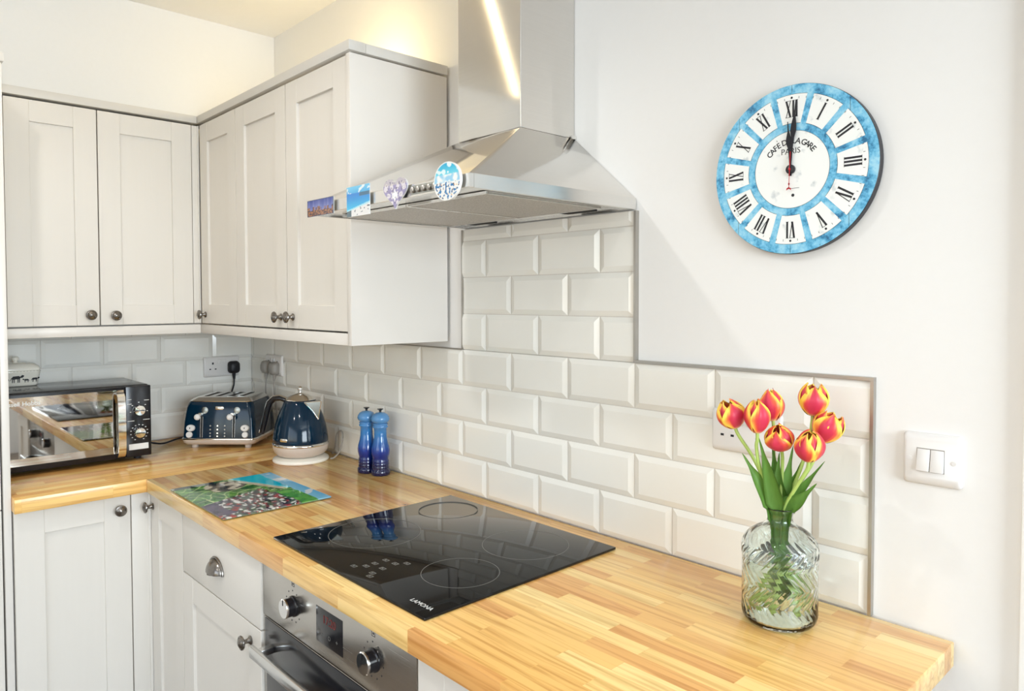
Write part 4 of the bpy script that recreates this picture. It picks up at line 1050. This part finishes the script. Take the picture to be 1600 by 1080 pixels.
# close bottom and rim
bmesh.ops.remove_doubles(b.bm, verts=b.bm.verts, dist=1e-6)
b.bm.verts.ensure_lookup_table()
nz_ = 272
vl = list(b.bm.verts)
bot = [v for v in vl if abs(v.co.z-.0008) < 1e-5]
b.bm.faces.new(sorted(bot, key=lambda v: math.atan2(v.co.y, v.co.x)))
r1 = sorted([v for v in vl if abs(v.co.z-.1972) < 1e-5], key=lambda v: math.atan2(v.co.y, v.co.x)); r2 = sorted([v for v in vl if abs(v.co.z-.1970) < 1e-5], key=lambda v: math.atan2(v.co.y, v.co.x))
for k in range(len(r1)): b.bm.faces.new((r1[k], r1[(k+1) % len(r1)], r2[(k+1) % len(r1)], r2[k]))
obj('bottle', b, MT['glass'], vs_, local=True, ang=180)
b = MB(); wp = [(0,.0070),(.040,.0072),(.0530,.0087),(.0568,.0132),(.0588,.020),(.0588,.060),(.0586,.108),(.0582,.1090),(0,.1090)]
b.lathe(wp, seg=96, cap=False); obj('water', b, MT['water'], vs_, local=True, ang=60)

# ------------------------------------------------------------------ tulips
def petal_mesh(R, Hh, seed, W=1.08, close=.82):
    rnd = random.Random(seed); b = MB(); ns, nt = 22, 16; V = []; F = []
    tw = rnd.uniform(-.12, .12); ex = rnd.uniform(-.05, .06)
    for i in range(ns+1):
        s = i/ns
        r = R*max(.0, math.sin(PI*(.05 + close*s)))**.66
        wa = W*max(0, math.sin(PI*min(1, .16+.84*s)))**.48
        if i == ns: wa = .02
        for j in range(nt+1):
            t = -1 + 2*j/nt
            ph = t*wa + tw*s
            rr = r*(1 + .05*abs(t)**2 + ex*s*s) + .0012*math.sin(9*t+seed)*s
            z = Hh*(s - .06*t*t*s) + .0016*math.sin(5*t+seed*2)*s*s
            V.append((rr*math.cos(ph), rr*math.sin(ph), z))
    for i in range(ns):
        for j in range(nt): a = i*(nt+1)+j; F.append((a, a+1, a+nt+2, a+nt+1))
    b.add(V, F); 
    return b, V, ns, nt
def tulip(name, label, head, R, Hh, axis, stem_pts, leafs, seed, openness=.82, cast=0.0):
    """head: base point of bloom; axis: direction of bloom; stem from vase floor to head"""
    t = thing(name, label, 'flower', (VX, VY, .008), 0, 'tulips in the glass vase')
    base = Vector(head) - ORG[t.name]; ax = Vector(axis).normalized(); rot = Vector((0,0,1)).rotation_difference(ax).to_matrix()
    rnd = random.Random(seed)
    off = rnd.uniform(0, 6)
    for k in range(6):
        inner = k >= 3; rr = R*(.90 if inner else 1.0)
        b, V, ns, nt = petal_mesh(rr, Hh*(rnd.uniform(.97, 1.05) if inner else rnd.uniform(.92, 1.03)), seed*7+k, close=openness+rnd.uniform(-.03, .03))
        ang_ = off + k*2*PI/3 + (PI/3 if inner else 0); mr = Matrix.Rotation(ang_, 3, 'Z')
        for v in b.bm.verts: v.co = base + rot @ (mr @ v.co)
        o = obj('petal', b, MT['petal'], t, local=True, recalc=False, ang=180)
        a = o.data.color_attributes.new('print', 'FLOAT_COLOR', 'POINT')
        for i in range(ns+1):
            for j in range(nt+1):
                s = i/ns; tt = abs(-1 + 2*j/nt); 
                nn = .5 + .5*noise.noise(Vector((j*.9, i*.12, seed*3+k)))
                e = tt*1.22 + max(0, s-.45)*1.25 + (nn-.5)*.55           # how far toward the yellow margin
                c = mixc((204,46,76), (232,92,60), (e-.45)*2.2); c = mixc(c, (252,212,84), (e-.80 - cast)*3.0)
                if s < .10: c = mixc((236,214,150), c, s/.10)
                c = mixc(c, (206,84,104), .25*nn) if tt < .5 else c
                a.data[i*(nt+1)+j].color = (*srgb(*c), 1)
    # stem
    P = [Vector(p) - ORG[t.name] for p in stem_pts] + [base - ax*.012, base + ax*.004]
    out = []
    for i in range(len(P)-1):
        p0, p1, p2, p3 = P[max(i-1, 0)], P[i], P[i+1], P[min(i+2, len(P)-1)]
        for k in range(7):
            q = k/7; out.append(.5*((2*p1) + (-p0+p2)*q + (2*p0-5*p1+4*p2-p3)*q*q + (-p0+3*p1-3*p2+p3)*q**3))
    out.append(P[-1]); b = MB(); b.tube(out, .0030, 10); obj('stem', b, MT['stem'], t, local=True, ang=180)
    for (pts, wdt, nrm) in leafs:
        P = [Vector(p) - ORG[t.name] for p in pts]; out = []
        for i in range(len(P)-1):
            p0, p1, p2, p3 = P[max(i-1, 0)], P[i], P[i+1], P[min(i+2, len(P)-1)]
            for k in range(8):
                q = k/8; out.append(.5*((2*p1) + (-p0+p2)*q + (2*p0-5*p1+4*p2-p3)*q*q + (-p0+3*p1-3*p2+p3)*q**3))
        out.append(P[-1]); n = len(out); V = []; F = []; nv = Vector(nrm).normalized()
        for i, p in enumerate(out):
            tg = (out[min(i+1, n-1)] - out[max(i-1, 0)]).normalized(); sd = tg.cross(nv).normalized(); up = sd.cross(tg).normalized()
            s = i/(n-1); hw = 1.3*wdt*(.25 + .75*math.sin(PI*min(1, s*1.05+.10))**.8)*(1 if s < .8 else max(.02, (1-s)/.2)**.7)
            if p.z < .165: hw = min(hw, .0055)
            elif p.z < .19: hw = min(hw, .0100)
            for j in range(7):
                f = -1 + j/3
                V.append(p + sd*f*hw + up*(f*f*hw*.45))
        for i in range(n-1):
            for j in range(6): a = i*7+j; F.append((a, a+1, a+8, a+7))
        b = MB(); b.add(V, F); bmesh.ops.solidify(b.bm, geom=b.bm.faces[:], thickness=.0007)
        obj('leaf', b, MT['leaf'], t, local=True, ang=180)
    return t
# camera-facing axes at the vase, used only to think in left/right and near/far
RT = Vector((.682, .731, 0)); FW = Vector((-.442, .897, 0)); UPV = Vector((0, 0, 1))
RV = Vector((.897, .442, 0))            # to the right as seen from the worktop end
def pt(r, z, d=0): return tuple(Vector((VX, VY, 0)) + RV*r + FW*d + UPV*z)
def axis(r, z, d=0): return tuple(RV*r + UPV*z + FW*d)
def lf(pts, w, tilt=0): return ([pt(*p) for p in pts], w, tuple(-FW + RV*tilt + UPV*.15))
tulip('tulip', 'yellow and red tulip leaning out furthest left over the socket', pt(-.0735, .3270, 0), .0245, .050, axis(-.36, 1, -.05), 
      [pt(-0.0144, .020, 0.0200), pt(-.009, .12, 0), pt(-.0130, .195, 0), pt(-.0270, .240), pt(-.0460, .280)],
      [lf([(-.004, .05, -.004), (-.010, .14, -.008), (-.0150, .198, -.012), (-.036, .243, -.018), (-.0615, .289, -.024)], .0125, .4)], 3, .87, -.05)
tulip('tulip', 'upright red tulip with yellow edges, second from the left', pt(-.0375, .3250, -.022), .0205, .056, axis(-.03, 1, -.08),
      [pt(-0.0288, .020, -0.0160), pt(-.006, .10, -.006), pt(-.0080, .195, -.008), pt(-.032, .262, -.018), pt(-.0385, .30, -.021)],
      [lf([(-.002, .04, -.010), (-.004, .14, -.010), (-.0060, .198, -.014), (-.0190, .258, -.022), (-.0345, .318, -.030)], .0125, -.2)], 5, .90, .06)
tulip('tulip', 'dusky red tulip half hidden behind its two left neighbours', pt(-.0130, .3400, .020), .0215, .054, axis(-.10, 1, .10),
      [pt(0.0192, .020, 0.0240), pt(.004, .12, .010), pt(-.004, .195, .010), pt(-.010, .26, .014), pt(-.012, .31, .018)],
      [lf([(.004, .05, .006), (.002, .14, .006), (-.002, .198, .006), (-.008, .25, .010), (-.014, .305, .012)], .011, .1)], 9, .90, .16)
tulip('tulip', 'drooping rose red tulip in the middle of the bunch', pt(.0010, .2960, -.006), .0235, .046, axis(-.15, 1, -.42),
      [pt(0.0240, .020, -0.0120), pt(.006, .12, -.004), pt(.000, .195, 0), pt(.002, .24, .006), pt(.003, .272, .004)],
      [lf([(.002, .05, .002), (.003, .14, .002), (.004, .198, .002), (.010, .24, .008), (.020, .300, .016)], .012, 0),
       lf([(.0, .05, .006), (.0, .14, .006), (.001, .198, .006), (-.004, .24, .004), (-.002, .290, .004)], .011, -.1)], 12, .92, .20)
tulip('tulip', 'topmost yellow-tipped tulip standing tallest in the vase', pt(.0500, .3530, .020), .0245, .054, axis(.04, 1, 0),
      [pt(0.0336, .020, 0.0280), pt(.010, .12, .012), pt(.008, .195, .010), pt(.030, .255, .014), pt(.045, .31, .018)],
      [lf([(.006, .05, .012), (.008, .14, .012), (.010, .198, .010), (.020, .235, .014), (.034, .275, .018)], .010, .3)], 17, .83, -.12)
tulip('tulip', 'open yellow and red tulip leaning furthest right', pt(.0620, .3120, .006), .0245, .052, axis(.46, 1, .02),
      [pt(-0.0096, .020, -0.0240), pt(.004, .12, -.006), pt(.008, .195, .0), pt(.030, .238, .002), pt(.050, .275, .004)],
      [lf([(.006, .05, -.002), (.010, .14, -.002), (.0140, .196, .0), (.038, .236, -.004), (.0690, .282, -.008)], .0085, -.5)], 21, .78, .0)
tulip('tulip', 'lowest front tulip, red centre framed in yellow, right of the middle', pt(.0425, .2850, -.032), .0235, .052, axis(.06, 1, -.20),
      [pt(-0.0384, .020, -0.0080), pt(-.004, .12, -.006), pt(.006, .195, -.008), pt(.020, .228, -.018), pt(.034, .256, -.026)],
      [lf([(.004, .05, -.012), (.008, .14, -.012), (.0130, .197, -.012), (.030, .215, -.020), (.0560, .248, -.028)], .014, -.5)], 26, .91, .0)
# ------------------------------------------------------------------ recessed ceiling lamps
for i, (x, y, e, lb) in enumerate(((-1.15, -1.30, 23, 'recessed ceiling spotlight in front of the oven'), (.10, -1.40, 10, 'recessed ceiling spotlight nearest the clock wall'), (-.5, -2.5, 18, 'recessed ceiling spotlight furthest into the room'))):
    t = thing('ceiling_spotlight', lb, 'lamp', (x, y, ZC-.012))
    b = MB(); b.lathe([(.034,ZC-.0008),(.048,ZC-.0008),(.048,ZC-.006),(.036,ZC-.009),(.034,ZC-.003)], (x, y, 0), 36, cap=False); obj('bezel', b, MT['chrome'], t)
    b = MB(); b.lathe([(0,ZC-.0006),(.033,ZC-.0006),(.033,ZC-.003),(0,ZC-.004)], (x, y, 0), 30, cap=False); obj('lens', b, MT['coollamp'], t)
    lamp('spotlight', 'SPOT', (x, y, ZC-.015), e, (1.0, .98, .955), .035, (0, 0, 0), math.radians(156))

# unseen warm light bar under the ceiling, added to reflect as the chimney streak
t = thing('added_streak_lamp', 'slim warm light bar added under the ceiling for the chimney streak', 'lamp', (-1.75, -1.10, ZC-.03))
P0, P1 = Vector((-1.20, -.48, 0)), Vector((-2.20, -1.60, 0)); dl = (P1-P0).normalized(); sd = Vector((-dl.y, dl.x, 0))
def bar(b, w_, z0, z1):
    V = [tuple(p + sd*w_*e + UPV*z) for z in (z0, z1) for p, e in ((P0, -1), (P1, -1), (P1, 1), (P0, 1))]
    b.add(V, [(0,3,2,1),(4,5,6,7),(0,1,5,4),(1,2,6,5),(2,3,7,6),(3,0,4,7)])
b = MB(); bar(b, .016, ZC-.018, ZC-.0005); obj('housing', b, MT['trimwhite'], t)
b = MB(); bar(b, .008, ZC-.022, ZC-.0182); obj('diffuser', b, MT['streakglow'], t)
